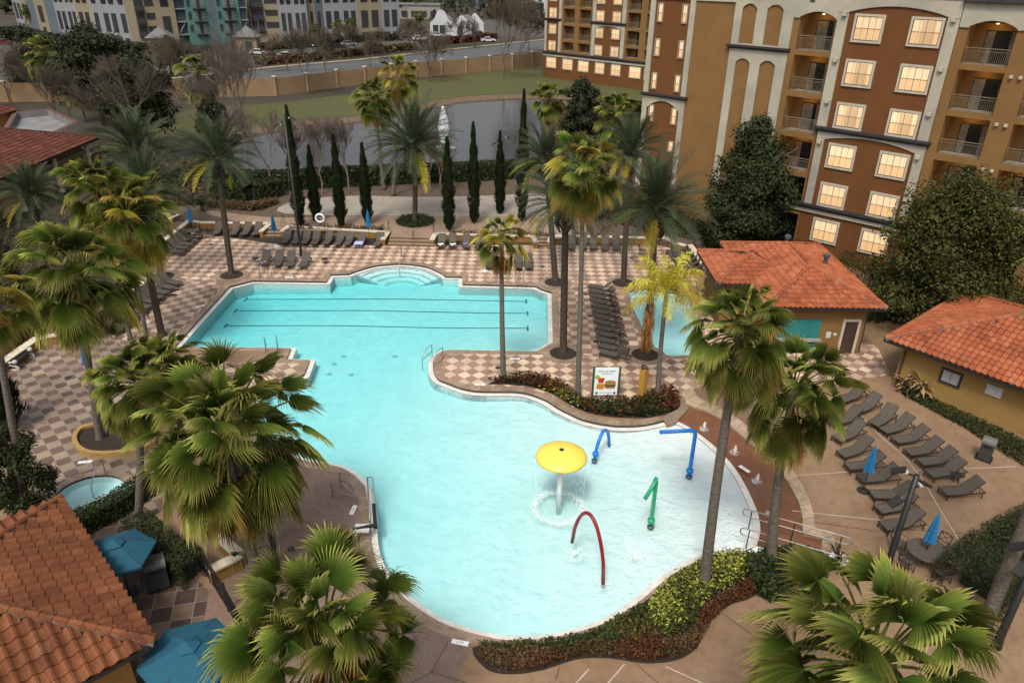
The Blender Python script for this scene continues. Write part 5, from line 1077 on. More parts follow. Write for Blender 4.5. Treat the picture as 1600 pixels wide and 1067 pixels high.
for lab,p,k in (('wide tan steps with three treads in the middle of the back wall',[(606,384),(680,386)],3),('narrow tan steps between the two left lounger walls',[(410,371),(440,372)],3),('tan steps behind the date palms at the right end of the back wall',[(836,386),(860,386)],3)):
    a,b=[Vector((*q,0)) for q in W(p)]; d=(b-a).normalized(); n_=Vector((-d.y,d.x,0)); n_=n_ if n_.y>0 else -n_; st=thing('steps',lab,'steps'); mb=MB()
    for i in range(k): q=[a+n_*.42*i,b+n_*.42*i,b+n_*2.6,a+n_*2.6]; mb.prism([(v.x,v.y) for v in q],-.02,.165*(i+1),0)
    mb.build('treads',MAT['tan_path'],st); mb=MB()
    for i in range(k): q0=a+n_*(.42*i-.004)+UP*(.165*(i+1)-.085); q1=b+n_*(.42*i-.004)+UP*(.165*(i+1)-.085); mb.bar(q0,q1,.012,.12)
    mb.build('risers',mat('riser_brown',(.13,.08,.05),(.17,.11,.07),2,.9),st)
rp=W([(298,343),(245,386),(225,374),(272,330)],.3); mb=MB(); mb.prism(rp,-.01,.28); struct('ramp',mb,MAT['brown_paving'])
lowwall('outer cream topped kerb of the left ramp',W([(279,335),(245,350),(226,372)],.7),0,.7,.25,.3)
# ---------------------------------------------------------------- furniture and equipment
mat('sling',(.12,.10,.078),(.09,.075,.058),5,.8,.25,160); mat('lounger_metal',(.022,.018,.016),(.035,.028,.024),4,.45); mat('chrome',(.40,.39,.37),(.32,.31,.3),3,.42,metal=.7); mat('iron',(.012,.012,.013),(.02,.02,.021),4,.5)
mat('canvas_blue',(.012,.15,.33),(.009,.12,.27),4,.85,.15,90); mat('canvas_teal',(.010,.10,.16),(.008,.085,.14),3,.85,.15,90); mat('paint_yellow',(.84,.64,.11),(.78,.58,.09),2,.35); mat('paint_blue',(.008,.17,.60),(.007,.14,.52),3,.35); mat('paint_green',(.02,.33,.16),(.017,.28,.13),3,.35); mat('paint_red',(.24,.008,.016),(.20,.007,.013),3,.35); mat('paint_white',(.78,.78,.76),(.7,.7,.68),3,.4)
mt,t,b=nt('foam'); b.inputs['Base Color'].default_value=(.9,.93,.94,1); b.inputs['Roughness'].default_value=.3; tr=N(t,'ShaderNodeBsdfTransparent'); mx=N(t,'ShaderNodeMixShader'); mx.inputs[0].default_value=.55; t.links.new(tr.outputs[0],mx.inputs[1]); t.links.new(b.outputs[0],mx.inputs[2]); t.links.new(mx.outputs[0],t.nodes['Material Output'].inputs[0]); MAT['foam']=mt
def lounger(arms):
    t_=thing('sun_lounger','dark brown mesh sun lounger','sun lounger'); h=.33; bk=R(42); hx,hz=.12,h; L=.86; bx_,bz_=hx+L*math.cos(bk),hz+L*math.sin(bk)
    f=MB()
    for s in (-.31,.31): f.bar((-.98,s,h-.03),(.98,s,h-.03),.035,.045); f.bar((.72,s,h-.03),(hx+.5*math.cos(bk),s*.98,hz+.5*math.sin(bk)),.022,.022)
    for x in (-.97,.1,.95): f.bar((x,-.31,h-.03),(x,.31,h-.03),.035,.035)
    if arms:
        for s in (-.36,.36): f.tube([(-.12,s*.9,h-.03),(-.10,s,h+.2),(.0,s,h+.25),(.34,s,h+.25),(.44,s,h+.16),(.46,s*.9,h-.03)],.02,5)
    f.build('frame',MAT['lounger_metal'],t_)
    b=MB(); b.add([(-.96,-.295,h),(-.4,-.295,h-.018),(hx,-.295,h),(-.96,.295,h),(-.4,.295,h-.018),(hx,.295,h)]+[(-.96,-.295,h-.02),(-.4,-.295,h-.038),(hx,-.295,h-.02),(-.96,.295,h-.02),(-.4,.295,h-.038),(hx,.295,h-.02)],[(0,1,4,3),(1,2,5,4),(9,10,7,6),(10,11,8,7),(0,6,7,1),(1,7,8,2),(3,4,10,9),(4,5,11,10),(3,9,6,0)]); b.build('seat',MAT['sling'],t_)
    b=MB(); b.bar((hx+.01,0,hz+.012),(bx_,0,bz_+.012),.59,.02); o=b.build('backrest',MAT['sling'],t_); b=MB()
    for s in (-.31,.31): b.bar((hx,s,hz),(bx_,s,bz_),.03,.035)
    b.bar((bx_,-.31,bz_),(bx_,.31,bz_),.035,.03); b.build('back_frame',MAT['lounger_metal'],o)
    for x in (-.92,.86):
        for s in (-.31,.31): b=MB(); b.bar((x,s,0),(x+(.03 if x<0 else -.03),s,h-.05),.035,.03); b.build('leg',MAT['lounger_metal'],t_)
    return t_
LA,LB=lounger(True),lounger(False)
JIT=random.Random(31)
def put_lounger(foot,head,label,group,arms=True,hh=.86,scale=1.):
    p=G(foot[0],foot[1],.3); q=G(head[0],head[1],hh); a=math.atan2(q.y-p.y,q.x-p.x)+JIT.uniform(-.05,.05); c=Vector((p.x+math.cos(a)*.95,p.y+math.sin(a)*.95,.013)); return place(LA if arms else LB,USED,c,a,label,group,scale),c,a
rows=[('nine loungers against the middle back wall',['leftmost','second from left','third from left','fourth from left','middle','sixth from left','seventh from left','second from right','rightmost'],[(442,380),(458,381),(473,381),(489,382),(507,382),(525,383),(540,383),(560,384),(587,384)],(8,-21),True,'of nine left of the wide back steps'),
 ('four loungers at the far left back wall',['leftmost','second from left','third from left','rightmost'],[(335,366),(362,367),(379,367),(397,367)],(9,-20),True,'of the four against the far left back wall'),
 ('four loungers behind the lap pool',['leftmost','second from left','third from left','rightmost'],[(410,414),(431,415),(451,416),(471,417)],(7,-23),True,'of four facing the lap pool by the lamp pole'),
 ('loungers against the back wall right of the steps',['leftmost','second from left','third from left','rightmost'],[(688,386),(707,386),(727,387),(747,388)],(2,-21),True,'of the four right of the wide steps'),
 ('loungers at the pool edge behind the peninsula palm',['leftmost','middle','rightmost'],[(767,418),(809,419),(826,419)],(1,-25),True,'of the three facing the pool behind the skirted palm'),
 ('loungers at the right end of the back wall',['leftmost','second from left','third from left','fourth from left','rightmost'],[(893,389),(911,389),(928,389),(946,390),(964,390)],(0,-20),True,'of the five behind the tall date palms')]
for grp,names,pts,(dx,dy),arms,where in rows:
    for nm_,p in zip(names,pts): put_lounger(p,(p[0]+dx,p[1]+dy),'dark mesh lounger, '+nm_+' '+where,grp,arms)
A=G(921,446,.3); B_=G(939,549,.3)
for i in range(13):
    p=A.lerp(B_,i/12); a=math.atan2(*(G(985,548,.8)-G(939,549,.3)).yx); place(LB,USED,(p.x+.95*math.cos(a),p.y+.95*math.sin(a),.013),a,'dark packed lounger, '+('farthest' if i==0 else 'nearest' if i==12 else ORD[i]+' from the far end')+' of thirteen between the two pools','packed row of loungers between the pools')
def line(a,b,n,hd,names,where,grp,arms=False):
    for i in range(n):
        f=i/(n-1); p=(a[0]+(b[0]-a[0])*f,a[1]+(b[1]-a[1])*f); h0=(hd[0][0]+(hd[1][0]-hd[0][0])*f,hd[0][1]+(hd[1][1]-hd[0][1])*f); put_lounger(p,(p[0]+h0[0],p[1]+h0[1]),'dark lounger, '+('farthest' if i==0 else 'nearest' if i==n-1 else ORD[i]+' from the far end')+' '+where,grp,arms)
line((1041,392),(1062,420),6,((42,-6),(46,-6)),None,'of six by the stone topped wall','loungers beside the bar pavilion')
line((313,370),(287,394),5,((-33,-13),(-36,-14)),None,'of five on the upper left wall','loungers along the upper left wall')
line((281,443),(188,517),11,((-36,-18),(-40,-19)),None,'of eleven on the lower left wall','loungers along the lower left wall')
RA=[((1313,625),(1347,603)),((1336,642),(1370,618)),((1364,663),(1397,634)),((1380,673),(1424,648)),((1398,688),(1447,666)),((1418,707),(1470,686)),((1437,722),(1488,702)),((1452,741),(1508,718)),((1473,768),(1534,747))]
for i,(f,h) in enumerate(RA): put_lounger(f,h,'grey brown lounger, '+('farthest' if i==0 else 'nearest, set apart,' if i==8 else ORD[i]+' from the far end')+' of nine along the yellow pool house','right hand row of loungers on the concrete patio',False)
RB=[((1298,660),(1338,637)),((1307,686),(1346,660)),((1314,710),(1358,684)),((1324,729),(1388,709)),((1344,748),(1402,727)),((1362,772),(1424,757)),((1372,796),(1434,772)),((1380,822),(1446,797))]
for i,(f,h) in enumerate(RB): put_lounger(f,h,'grey brown lounger, '+('farthest' if i==0 else 'nearest' if i==7 else ORD[i]+' from the far end')+' of eight facing the rust strip','left hand row of loungers on the concrete patio',False)
mt,t,b=nt('towel_stripe'); tc=N(t,'ShaderNodeTexCoord').outputs['Object']; wv=N(t,'ShaderNodeTexWave'); wv.inputs['Scale'].default_value=2.6; t.links.new(tc,wv.inputs[0]); t.links.new(ramp(t,wv.outputs[1],[(.45,(.10,.10,.42)),(.55,(.62,.62,.68))]).outputs[0],b.inputs['Base Color']); b.inputs['Roughness'].default_value=.95; MAT['towel_stripe']=mt
mat('towel_purple',(.10,.09,.30),(.32,.30,.42),6,.95,.3,60)
def cloth(name,label,px,w_,d_,z,m_,a=0,drape=True):
    c=G(*px,z); mb=MB(); nx,ny=8,6
    vs=[(w_*(i/nx-.5),d_*(j/ny-.5),.015*math.sin(i*1.9+j)+.02-(.26*max(0,abs(j/ny-.5)*2-.72)/.28 if drape else -.05*math.cos(i*1.1)*math.cos(j))) for j in range(ny+1) for i in range(nx+1)]
    mb.add(vs,[(j*(nx+1)+i,j*(nx+1)+i+1,(j+1)*(nx+1)+i+1,(j+1)*(nx+1)+i) for j in range(ny) for i in range(nx)]); o=mb.build(name,MAT[m_],smooth=True); o.location=c; o.rotation_euler=(0,0,a); tag(o,label,'towel'); return o
cloth('towel','blue and white striped towel draped over a lounger by the back wall',(561,379),.78,.95,.37,'towel_stripe',0)
for px,l in (((411,410),'crumpled purple towel on the leftmost lounger facing the lap pool'),((727,381),'crumpled blue towel on the third lounger right of the steps'),((708,382),'small white towel on the second lounger right of the steps'),((689,382),'small white towel on the first lounger right of the steps')): cloth('towel',l,px,.5,.34,.36,'towel_purple' if 'white' not in l else 'paint_white',.2,False)
# tables, chairs, umbrellas
def round_table(r_,h,label,loc,name='patio_table',cat='table',mesh=True):
    t_=thing(name,label,cat,loc); mb=MB(); mb.lathe([(r_,h-.03),(r_,h),(r_-.02,h+.008),(.02,h+.008)],n=24); mb.build('tabletop',MAT['sling' if mesh else 'lounger_metal'],t_)
    for k in range(4): a=k*PI/2+.4; mb=MB(); mb.tube([(r_*.8*math.cos(a),r_*.8*math.sin(a),0),(r_*.45*math.cos(a),r_*.45*math.sin(a),h*.5),(r_*.7*math.cos(a),r_*.7*math.sin(a),h-.03)],.02,6); mb.build('leg',MAT['lounger_metal'],t_)
    return t_
def chair():
    t_=thing('patio_chair','dark metal patio chair','chair'); mb=MB(); mb.box((0,0,.44),(.48,.48,.03)); mb.build('seat',MAT['sling'],t_); mb=MB(); rt=Matrix.Rotation(-.18,3,'X')
    for x in (-.23,.23): mb.bar((x,.22,.44),(x,.34,.95),.03,.03)
    mb.bar((-.23,.34,.95),(.23,.34,.95),.03,.03); mb.bar((-.23,.25,.58),(.23,.25,.58),.025,.025)
    mb.bar((-.22,.25,.58),(.22,.335,.93),.02,.02); mb.bar((.22,.25,.58),(-.22,.335,.93),.02,.02)
    mb.build('backrest',MAT['lounger_metal'],t_)
    for x in (-.25,.25): mb=MB(); mb.tube([(x,-.2,.44),(x,-.22,.66),(x,.0,.68),(x,.27,.66)],.016,5); mb.build('armrest',MAT['lounger_metal'],t_)
    for x in (-.22,.22):
        for y in (-.22,.22): mb=MB(); mb.bar((x,y,0),(x,y*.95,.43),.03,.03); mb.build('leg',MAT['lounger_metal'],t_)
    return t_
CH=chair()
def put_chair(c,ctr,label,grp): a=math.atan2(ctr.y-c.y,ctr.x-c.x)+PI/2; place(CH,USED,(c.x,c.y,.013),a,label,grp)
TC=G(1440,880); round_table(.72,.72,'round dark mesh patio table with a closed blue umbrella at bottom right',TC)
for a,l in ((2.3,'far left'),(.55,'far right'),(3.6,'near left'),(5.0,'near right')): put_chair(TC+Vector((math.cos(a)*1.02,math.sin(a)*1.02,0)),TC,'dark patio chair at the '+l+' side of the round table by the hedge','chairs at the bottom right table')
T2=G(303,372); round_table(.55,.72,'round dark patio table with blue umbrella at the upper left deck corner',T2)
for a,l in ((0.1,'right'),(3.2,'left'),(1.6,'far')): put_chair(T2+Vector((math.cos(a)*.95,math.sin(a)*.95,0)),T2,'dark patio chair at the '+l+' side of the upper left table','chairs at the upper left table')
c=G(1003,399); put_chair(c,c+Vector((1,0,0)),'single dark patio chair at the right end of the back wall',None)
c=G(205,888); put_chair(c,c+Vector((-1,-.2,0)),'black scrollwork patio chair beside the tiled foreground pavilion',None)
c=G(345,1045); put_chair(c,c+Vector((-1,0,0)),'black patio chair half under the large open teal umbrella',None)
for px,l in (((400,411),'left of the four loungers facing the lap pool'),((508,412),'alone on the tiles right of the four loungers'),((796,415),'between the loungers behind the skirted palm'),((1492,752),'between the two nearest loungers by the pool house'),((297,381),'among the upper left loungers')): round_table(.26,.42,'small round dark side table '+l,G(*px),'side_table','side table',False)
def closed_umbrella(label,px,top,base=True,z0=.013,m_='canvas_blue',span=1.35):
    p=G(*px); h=HZ(p,top); t_=thing('umbrella',label,'umbrella',p,0,'closed blue umbrellas'); mb=MB(); mb.tube([(0,0,z0),(0,0,h-.05)],.022,6); mb.build('pole',MAT['lounger_metal'],t_)
    mb=MB(); n=16; zs=[(h,.02),(h-.12,.07),(h-.5,.13),(h-span*.75,.20),(h-span,.24)]; vs=[];fs=[]
    for z,r_ in zs: vs+=[((r_*(1 if j%2 else .62))*math.cos(2*PI*j/n+z*.3),(r_*(1 if j%2 else .62))*math.sin(2*PI*j/n+z*.3),z-(.09 if j%2 and z<h-1 else 0)) for j in range(n)]
    for i in range(len(zs)-1): fs+=[(i*n+j,i*n+(j+1)%n,(i+1)*n+(j+1)%n,(i+1)*n+j) for j in range(n)]
    mb.add(vs,fs); mb.lathe([(.02,h),(.03,h+.05),(.005,h+.09)],n=8); o=mb.build('canopy',MAT[m_],t_); mb=MB(); mb.tube([(.17*math.cos(a*PI/6),.17*math.sin(a*PI/6),h-.75) for a in range(12)],.018,4,closed=True); mb.build('tie_strap',MAT[m_],o)
    if base: mb=MB(); mb.lathe([(.27,0),(.27,.05),(.08,.09),(.04,.28),(.03,.3)],(0,0,.012),18); mb.build('base',MAT['lounger_metal' if base=='dark' else 'paint_white'],t_)
closed_umbrella('closed blue umbrella through the upper left patio table',(303,372),322,False); closed_umbrella('closed blue umbrella on a white base left of the nine loungers',(432,386),335)
closed_umbrella('closed blue umbrella standing behind the loungers right of the striped towel',(578,382),329,'dark'); closed_umbrella('closed blue umbrella on a dark base beside the splash strip loungers',(1348,767),697,'dark')
closed_umbrella('closed blue umbrella through the round table at bottom right',(1440,880),803,False); closed_umbrella('closed blue umbrella between the two palm trunks on the checkered left deck',(147,608),533,'dark')
closed_umbrella('small teal closed umbrella on a white base behind the skirted palm',(757,424),385,True,.013,'canvas_teal'); closed_umbrella('closed blue umbrella half hidden among the lower left loungers',(186,492),466,'dark')
def open_umbrella(label,px,z,r_,rot,n=6,m_='canvas_teal'):
    c=G(*px,z); t_=thing('umbrella',label,'umbrella',(c.x,c.y,0),0); mb=MB(); mb.tube([(0,0,0),(0,0,z)],.03,8); mb.build('pole',MAT['lounger_metal'],t_)
    mb=MB(); P=[(r_*math.cos(rot+2*PI*k/n),r_*math.sin(rot+2*PI*k/n),z-.55) for k in range(n)]; M_=[]
    for k in range(n): a,b=Vector(P[k]),Vector(P[(k+1)%n]); M_.append(tuple((a+b)/2*.975+Vector((0,0,z*.0125+.0))))
    mb.add([(0,0,z)]+P,[(0,1+k,1+(k+1)%n) for k in range(n)]); mb.add(P+[(p[0],p[1],p[2]-.12) for p in P],[(k,(k+1)%n,n+(k+1)%n,n+k) for k in range(n)])
    cn=mb.build('canopy',MAT[m_],t_); mb=MB(); q=.26; mb.add([(0,0,z+.1)]+[(p[0]*q,p[1]*q,z-.55*q+.07) for p in P],[(0,1+k,1+(k+1)%n) for k in range(n)]); mb.build('vent_cap',MAT[m_],cn)
    for k in range(n): mb=MB(); mb.bar((0,0,z-.02),(P[k][0]*.97,P[k][1]*.97,P[k][2]+.01),.025,.02); mb.build('rib',MAT['lounger_metal'],t_)
    mb=MB(); mb.lathe([(.3,0),(.3,.08),(.05,.12)],(0,0,.01),16); mb.build('base',MAT['lounger_metal'],t_)
open_umbrella('open teal umbrella beyond the foreground pavilion, partly hidden by its roof',(178,846),2.6,1.35,.55); open_umbrella('large open teal umbrella nearest the camera at bottom left',(292,1005),2.7,1.55,.35)
# splash pool features
def pipe(name,label,pts,r_,m_,flange=True,cat='water feature',col=None):
    b0=Vector(pts[0]); t_=thing(name,label,cat,(b0.x,b0.y,0),0); P=[Vector(p)-Vector((b0.x,b0.y,0)) for p in pts]; mb=MB(); mb.tube(P,r_,12); mb.build('pipe',MAT[m_],t_,True)
    if flange: mb=MB(); d=(P[1]-P[0]).normalized(); q=P[0]+d*.42; mb.lathe([(r_,-.12),(r_*1.7,-.08),(r_*1.9,0),(r_*1.7,.08),(r_,.12)],q,14); mb.build('coupling',MAT[col or m_],t_,True); mb=MB(); mb.lathe([(r_*1.7,0),(r_*1.7,.05),(r_,.09)],(0,0,P[0].z+.05),14); mb.build('base_plate',MAT['lead'],t_)
    return t_
def arcpts(a,b,h,zA,zB,n=14,p=.6):
    o=[]
    for i in range(n+1): f=i/n; o.append(Vector(a).lerp(Vector(b),f)+UP*(h*math.sin(PI*f)**p+zA*(1-f)+zB*f-0))
    return o
b=G(873,790); zt=HZ(b,716); t_=thing('water_mushroom','yellow water mushroom on a white post in the shallow pool','water feature',(b.x,b.y,0)); mb=MB(); mb.tube([(0,0,-.5),(0,0,zt)],.12,14); mb.build('post',MAT['paint_white'],t_,True)
r_=40.5/ppm(b+UP*zt); mb=MB(); mb.lathe([(.05,zt-.02),(r_*.9,zt-.02),(r_*.985,zt+.02),(r_,zt+.08),(r_*.97,zt+.16),(r_*.86,zt+.25),(r_*.68,zt+.34),(r_*.45,zt+.41),(r_*.2,zt+.45),(.02,zt+.455)],n=40); mb.build('cap',MAT['paint_yellow'],t_,True); mb=MB(); mb.lathe([(.10,zt+.44),(.10,zt+.475),(.04,zt+.48)],n=14); mb.build('cap_nozzle',MAT['iron'],t_)
def foam(mb,c,r_,n,rg,rz=0,size=.03,zs=.05):
    for _ in range(n):
        a=rg.uniform(0,2*PI); q=r_*(1+rg.gauss(0,.10)) if rz else r_*rg.random()**.5; p=Vector((c[0]+q*math.cos(a),c[1]+q*math.sin(a),c[2]+abs(rg.gauss(0,zs)))); s_=size*rg.uniform(.4,1.3)
        mb.add([p+Vector((s_,0,0)),p+Vector((0,s_,0)),p-Vector((s_,0,0)),p-Vector((0,s_,0)),p+Vector((0,0,s_)),p-Vector((0,0,s_*.5))],[(0,1,4),(1,2,4),(2,3,4),(3,0,4),(1,0,5),(2,1,5),(3,2,5),(0,3,5)])
rg=random.Random(5); mb=MB(); foam(mb,(0,0,-.13),r_*.98,2600,rg,1,.017,.03)
for _ in range(620): a=rg.uniform(0,2*PI); z=rg.uniform(-.1,zt); q=r_*.97; p=Vector((q*math.cos(a),q*math.sin(a),z)); mb.tube([p,p+UP*rg.uniform(.06,.22)],.003,3)
mb.build('falling_water',MAT['foam'],t_)['kind']='stuff'
a=G(929,716); b=G(952,691); pipe('water_arch','short blue water arch at the back of the splash pool',arcpts(a,b,HZ(a.lerp(b,.5),668),-.2,-.2,14,.55),.085,'paint_blue')
a=G(1077,741); z=HZ(a,672); e=G(1031,675,z); P=[Vector((a.x,a.y,-.2)),Vector((a.x,a.y,.6)),Vector((a.x,a.y,z-.22))]; d=(e-Vector((a.x,a.y,z))).normalized(); P+=[Vector((a.x,a.y,z-.06))+d*.06,Vector((a.x,a.y,z))+d*.22,e]; pipe('water_cannon','blue angled pipe spout with a long level arm near the rust strip',P,.095,'paint_blue')
a=G(1017,819); z=HZ(a,748); e=G(1008,779,z-.55); P=[Vector((a.x,a.y,-.2)),Vector((a.x,a.y,.6)),Vector((a.x,a.y,z-.16)),Vector((a.x,a.y,z-.03))+(e-a).normalized()*.07]; P+=[Vector((a.x,a.y,z-.04)).lerp(e,.25),e]; t_=pipe('water_cannon','green pipe spout bent towards the camera in the splash pool',P,.09,'paint_green'); mb=MB(); dd=(P[-1]-P[-2]).normalized(); q=P[-1]-Vector((a.x,a.y,0)); mb.tube([q,q+dd*.012],.07,12); mb.build('mouth',MAT['iron'],t_)
a=G(943,909); b=G(893,860); tp=HZ(a.lerp(b,.7),797); P=arcpts(a,b,tp,-.2,.25,18,.5); P=[Vector((a.x,a.y,-.25))]+P[1:-1]+[Vector((b.x,b.y,.45))]; pipe('water_arch','dark red water arch standing in the shallow pool',P,.075,'paint_red',False)
def jet(label,px,h,r_,grp,z0=-.1,n=130):
    c=G(*px,z0); rg=random.Random(int(px[0])); mb=MB(); mb.lathe([(r_*.18,0),(r_*.22,h*.4),(r_*.16,h*.75),(r_*.04,h)],(0,0,0),7)
    for _ in range(n): f=rg.random()**.7; q=r_*(1.25-f)*rg.random(); a=rg.uniform(0,2*PI); foam(mb,(q*math.cos(a),q*math.sin(a),f*h),.012,2,rg,0,.016,.01)
    foam(mb,(0,0,0),r_*2.0,n*2,rg,0,.016,.015); o=mb.build('water_jet',MAT['foam']); o.location=c; tag(o,label,'fountain jet',grp)
for px,l in (((1100,670),'farthest'),((1148,707),'second from the far end'),((1183,752),'third from the far end'),((1205,803),'nearest, beside the palm trunk')): jet('small white water jet on the rust strip, '+l,px,.42,.13,'water jets on the rust strip')
jet('low bubbling water jet in the shallow pool right of the red arch',(993,874),.2,.26,None,-.13); jet('splash where the red arch pours into the pool',(898,866),.18,.22,None,-.13); jet('splash at the foot of the red arch',(943,910),.12,.2,None,-.13)
# fountain in the lake
c=G(694,232,-.6); h=HZ(c,168)+.6; t_=thing('lake_fountain','tall white fountain plume in the lake behind the date palm','fountain',c); rg=random.Random(9); mb=MB(); mb.tube([(0,0,0),(0,0,h*.9)],[.06,.03],6)
for _ in range(5200): f=rg.random(); q=(.10+.62*math.sin(PI*min(1,f*.92+.06))**1.1)*rg.random(); a=rg.uniform(0,2*PI); foam(mb,(q*math.cos(a),q*math.sin(a),f*h),.05,1,rg,0,.05,.05)
mb.build('plume',MAT['foam'],t_); mb=MB(); foam(mb,(0,0,0),1.5,300,rg,0,.07,.03); mb.build('splash_ring',MAT['foam'],t_)['kind']='stuff'
# sign with posters
def text(txt,size,m_,parent,loc,rx=PI/2,rz=0,name='lettering',al='CENTER'):
    cu=bpy.data.curves.new(name,'FONT'); cu.body=txt; cu.size=size; cu.align_x=al; cu.extrude=.002; o=bpy.data.objects.new('tmp',cu); COL.objects.link(o); dg=bpy.context.evaluated_depsgraph_get(); me=bpy.data.meshes.new_from_object(o.evaluated_get(dg)); bpy.data.objects.remove(o)
    me.materials.clear(); me.materials.append(m_); q=bpy.data.objects.new(name,me); COL.objects.link(q); q.parent=parent; q.location=loc; q.rotation_euler=(rx,0,rz); return q
b=G(945,621); H2=HZ(b,574); w_=37/ppm(b+UP*.9); t_=thing('menu_sign','white food poster between green posts in the croton bed','sign',b,.04); mb=MB(); mb.box((0,0,.18+(H2-.2)/2),(w_,.05,H2-.2)); mb.build('board',mat('poster_white',(.68,.73,.72),(.6,.67,.68),1.2,.45),t_)
for s in (-1,1): mb=MB(); mb.box((s*(w_/2+.06),0,H2/2),(.11,.11,H2+.06)); mb.build('post',mat('post_green',(.035,.075,.04),(.05,.09,.05),3,.6),t_)
mt_k=mat('ink',(.04,.06,.10),(.05,.07,.12),3,.6); text('GRILLE & MORE',.135,mt_k,t_,(0,-.03,H2-.28)); text('FAVORITES',.12,mt_k,t_,(0,-.03,H2-.43)); text('SCAN TO ORDER',.085,mt_k,t_,(0,-.03,.30))
def flat(name,poly,m_,y=-.029,tk=.003):
    mb=MB(); vsheet(mb,poly,y,(),0,tk); mb.build(name,m_,t_)
ell=lambda cx,cz,a,b_,n=18:[(cx+a*math.cos(2*PI*k/n),cz+b_*math.sin(2*PI*k/n)) for k in range(n)]
m_=H2*.52; flat('drink',[(-.42,m_-.05),(-.16,m_-.05),(-.08,m_+.28),(-.48,m_+.28)],mat('drink_red',(.62,.06,.03),(.5,.04,.03),5,.4)); flat('lime',ell(-.5,m_+.33,.14,.13),mat('lime',(.45,.5,.08),(.4,.45,.05),6,.5),-.033)
flat('fries',[(-.52,m_-.42),(-.12,m_-.45),(-.06,m_-.1),(-.5,m_-.08)],mat('fries',(.68,.30,.04),(.55,.2,.03),14,.6),-.033); flat('bun_top',ell(.24,m_-.02,.32,.15),mat('bun',(.40,.17,.05),(.5,.24,.08),8,.5),-.036); flat('lettuce',[(-.1,m_-.17),(.56,m_-.17),(.52,m_-.08),(-.06,m_-.08)],mat('lettuce',(.22,.32,.03),(.3,.28,.04),12,.6),-.040); flat('patty',[(-.06,m_-.28),(.52,m_-.28),(.54,m_-.17),(-.08,m_-.17)],mat('patty',(.09,.03,.015),(.13,.05,.02),10,.7),-.037); flat('bun_bottom',[(-.04,m_-.40),(.48,m_-.40),(.52,m_-.28),(-.06,m_-.28)],MAT['bun'],-.034)
for s in (-1,1): flat('print_mark',[(s*.5-.07,.24),(s*.5+.07,.24),(s*.5+.07,.38),(s*.5-.07,.38)],mt_k)
b=G(1002,624); H3=HZ(b,575); t_=thing('bollard_light','square yellow post with a dark cap lamp in the croton bed','post light',b,PI/4); mb=MB(); mb.box((0,0,H3/2),(.36,.36,H3)); mb.build('post',mat('post_yellow',(.48,.26,.04),(.42,.22,.035),1.5,.7),t_); mb=MB(); mb.lathe([(.25,H3),(.20,H3+.1),(.06,H3+.2),(.02,H3+.22)],n=4); mb.build('lamp_cap',MAT['iron'],t_)
# rails
def rail(name,label,paths,r_,m_,cat='handrail',grp=None):
    o=Vector(paths[0][0]); o.z=0; t_=thing(name,label,cat,o,0,grp)
    for p in paths: mb=MB(); mb.tube([Vector(q)-o for q in p],r_,6); mb.build('rail',MAT[m_],t_,True)
    return t_
P=lambda x,y,z=0: G(x,y,z)
a=P(628,400); b=P(625,432,-.4); rail('handrail','bright handrail down the curved steps of the lap pool',[[a,a+UP*.9,a.lerp(b,.25)+UP*.95,b+UP*.9,b]],.03,'chrome')
def ladder(label,p,q,w_):
    """bent grab rails from deck to water"""
    t_=thing('pool_ladder',label,'pool ladder',p); d=(q-p); d.z=0; d.normalize(); s_=Vector((-d.y,d.x,0))*w_/2
    for k in (-1,1): mb=MB(); mb.tube([s_*k,s_*k+UP*.8,s_*k+UP*.92+d*.15,s_*k+UP*.75+d*.55,s_*k+d*.75+UP*.2,s_*k+d*.75-UP*.7],.024,6); mb.build('rail',MAT['chrome'],t_,True)
    for z in (-.25,-.5): mb=MB(); mb.bar(d*.75+s_+UP*z,d*.75-s_+UP*z,.08,.03); mb.build('rung',MAT['chrome'],t_)
ladder('pool ladder at the upper left of the lap pool below the loungers',P(413,433),P(411,446),.6); ladder('pool ladder at the upper right of the lap pool by the two loungers',P(812,441),P(813,455),.6); ladder('pool ladder on the near side of the lap pool by the left platform',P(425,548),P(424,532),.7)
def guard(label,a,b,n_,back,h=.85):
    """two bent rails either side of pool steps"""
    d=(b-a); d.z=0; L=d.length; d.normalize(); s_=Vector((-d.y,d.x,0))*n_; P0=[]
    for k in (0,1):
        o=a+s_*k*back; P0.append([o,o+UP*h,o+d*L*.55+UP*(h+.05),o+d*L+UP*(h-.45),o+d*L-UP*.3]); P0.append([o+UP*h*.5,o+d*L*.95+UP*h*.4])
    return rail('handrail',label,P0,.024,'chrome')
guard('chrome step rails at the rounded tip of the tiled peninsula',P(692,562),P(677,575),1,-.75); guard('chrome step rails at the left shore of the round pool',P(533,762),P(570,770),1,-.75)
o1,o2=P(1165,836),P(1332,872); o3,o4=P(1160,865),P(1332,903)
for (a,b),l in (((P(1164,822),P(1318,866)),'farther'),((P(1160,852),P(1318,900)),'nearer')):
    d=(b-a).normalized(); L=(b-a).length; t_=thing('handrail','double tube handrail with rounded ends across the splash strip ramp, '+l+' of the pair','handrail',a,0,'ramp handrails'); mb=MB(); z1,z0=.92,.55
    pts=[d*x+UP*z for x,z in [(-.15,z1-.04),(0,z1),(L*.5,z1),(L,z1),(L+.15,z1-.05),(L+.2,(z0+z1)/2),(L+.15,z0+.05),(L,z0),(L*.5,z0),(0,z0),(-.15,z0+.04),(-.2,(z0+z1)/2)]]; mb.tube(pts,.026,6,closed=True); mb.build('rail',MAT['chrome'],t_,True)
    for f in (.04,.48,.94): mb=MB(); mb.tube([d*L*f-UP*.12,d*L*f+UP*z1],.024,6); mb.build('post',MAT['iron'],t_)
